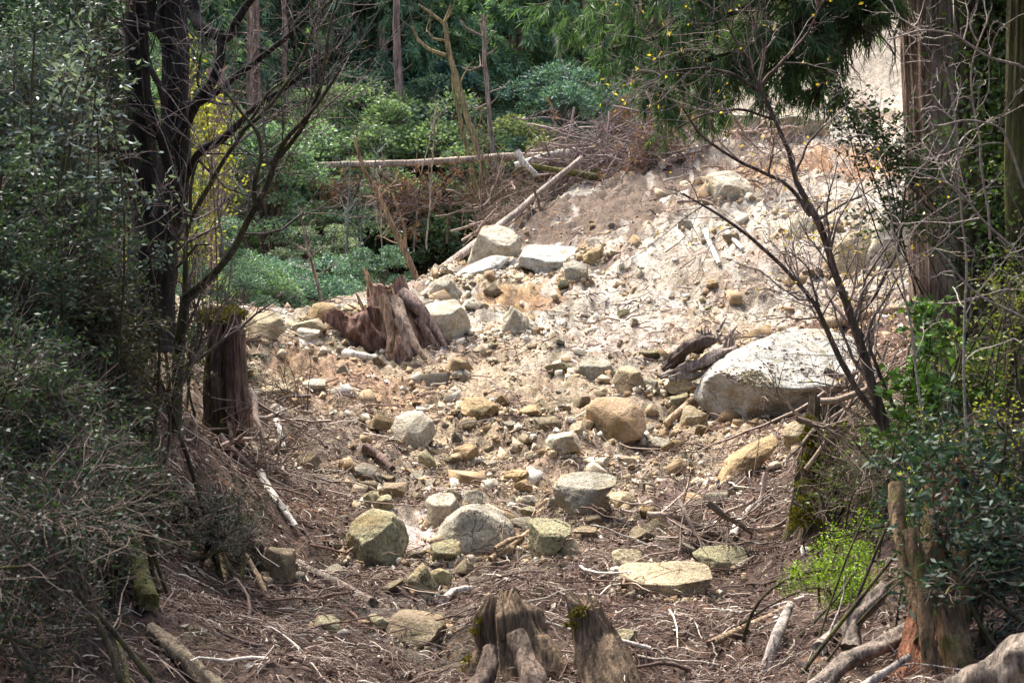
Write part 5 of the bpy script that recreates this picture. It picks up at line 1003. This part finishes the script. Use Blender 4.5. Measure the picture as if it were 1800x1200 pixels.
snag('slim leafless sapling standing behind the round tan boulder', [(pl('565,530,26 550,470,26 538,430,26 528,365,26'), .03, .01)], (.24, .17, .15), ((16, (.3, .9), (40, 70), .1, .4, 6, .12), (40, (.1, .4), (30, 60), .1, .5, 4, .15)), 8)
snag('bleached broken snag high on the right of the forest', [(pl('1005,165,44 985,110,44 978,75,44 970,55,44'), .1, .05), (pl('985,110,44 1010,150,44 1035,180,44'), .05, .03)], (.3, .24, .19), seed=9)
for q, (xp, yb, yt, Y, lb) in enumerate([(375, 470, 120, 24, 'brown conifer trunk standing between the twin stems and the valley'), (392, 430, 60, 28, 'straighter brown trunk right behind the forked bare tree'), (445, 400, -40, 36, 'reddish brown trunk seen through the left twigs'), (505, 380, -40, 40, 'grey brown trunk left of the fresh green tree'), (455, 300, -40, 37, 'thin pale brown trunk at the left of the valley wood'), (560, 200, -60, 46, 'slender trunk above the fresh green layered tree'), (640, 210, -60, 45, 'dull brown trunk left of the pair of brown trunks'), (745, 230, -60, 44, 'thin trunk between the brown pair and the forked snag'), (905, 190, -40, 46, 'thin grey trunk right of the straight grey snag'), (945, 200, -40, 47, 'second thin grey trunk further right of the grey snag'), (1030, 190, -40, 48, 'thin trunk above the big heap of dead branches'), (170, 560, 380, 12.5, 'pale thin trunk inside the left bushes'), (185, 560, 370, 13, 'second pale trunk inside the left bushes, beside the first'), (72, 520, 350, 10.5, 'orange brown stem at the left edge among the bushes')]):
    r_ = .09 if Y > 20 else .05
    snag(lb, [(pl(f'{xp},{yb},{Y} {xp - 3},{(yb + yt) / 2},{Y} {xp - 6},{yt},{Y}'), r_, r_ * .75)], (.26, .18, .15), ((14, (.3, 1.), (50, 90), 0, .25, 6, .15), (40, (.1, .5), (30, 60), 0, .5, 5, .2)), 30 + q, name='bare_tree')
# thin undergrowth stems before the forest
g = np.random.default_rng(66)
for q in range(13):
    xp = g.uniform(560, 900); Y = g.uniform(31, 35); yb = 480 - (xp - 560) * .22; yt = yb - g.uniform(110, 260); lean = g.uniform(-60, 50)
    w_ = ['grey', 'brown', 'mossy', 'pale'][q % 4]
    lb = f'{w_} thin leafless stem in the thicket behind the ridge, ' + ('leaning left' if lean < -15 else 'leaning right' if lean > 15 else 'upright')
    th, _l = snag(lb, [(pl(f'{xp},{yb},{Y} {xp + lean * .4},{(yb + yt) / 2},{Y} {xp + lean},{yt},{Y}'), g.uniform(.015, .03), .01)], [(.16, .18, .15), (.2, .14, .1), (.15, .14, .05), (.32, .26, .2)][q % 4], ((10, (.4, 1.2), (25, 60), .1, .5, 6, .15), (36, (.2, .6), (25, 60), .1, .6, 4, .18)), 100 + q, name='thin_stem')
    th['group'] = 'thin leafless stems in the thicket behind the ridge'
print('forest done')


# ------------------------------------------------------------------ water
def puddle(x, y, r, label, seed, up=.012, mat='water', name='puddle', kind='structure'):
    g = np.random.default_rng(seed); h = gp(x, y); n = 28; a = np.arange(n) / n * 6.283; rr = r * (1 + .35 * fbm(np.c_[np.cos(a), np.sin(a), a * 0] + seed, 1.1, 3, seed))
    ring = np.stack([h[0] + rr * np.cos(a), h[1] + rr * 1.5 * np.sin(a)], 1); zs = gz(ring[:, 0], ring[:, 1])
    z = np.sort(zs)[n // 3] + up; V = np.c_[ring, np.full(n, z)]
    V = np.r_[V, [[h[0], h[1], z]]]; j = np.arange(n)
    o = link(name, MB().add(V, np.stack([j, (j + 1) % n, np.full(n, n)], 1)).mesh(name, M[mat], smooth=False)); o['kind'] = kind
puddle(792, 1036, .12, '', 1); puddle(1146, 762, .12, '', 2); puddle(800, 1050, .1, '', 3); puddle(770, 990, .1, '', 4)
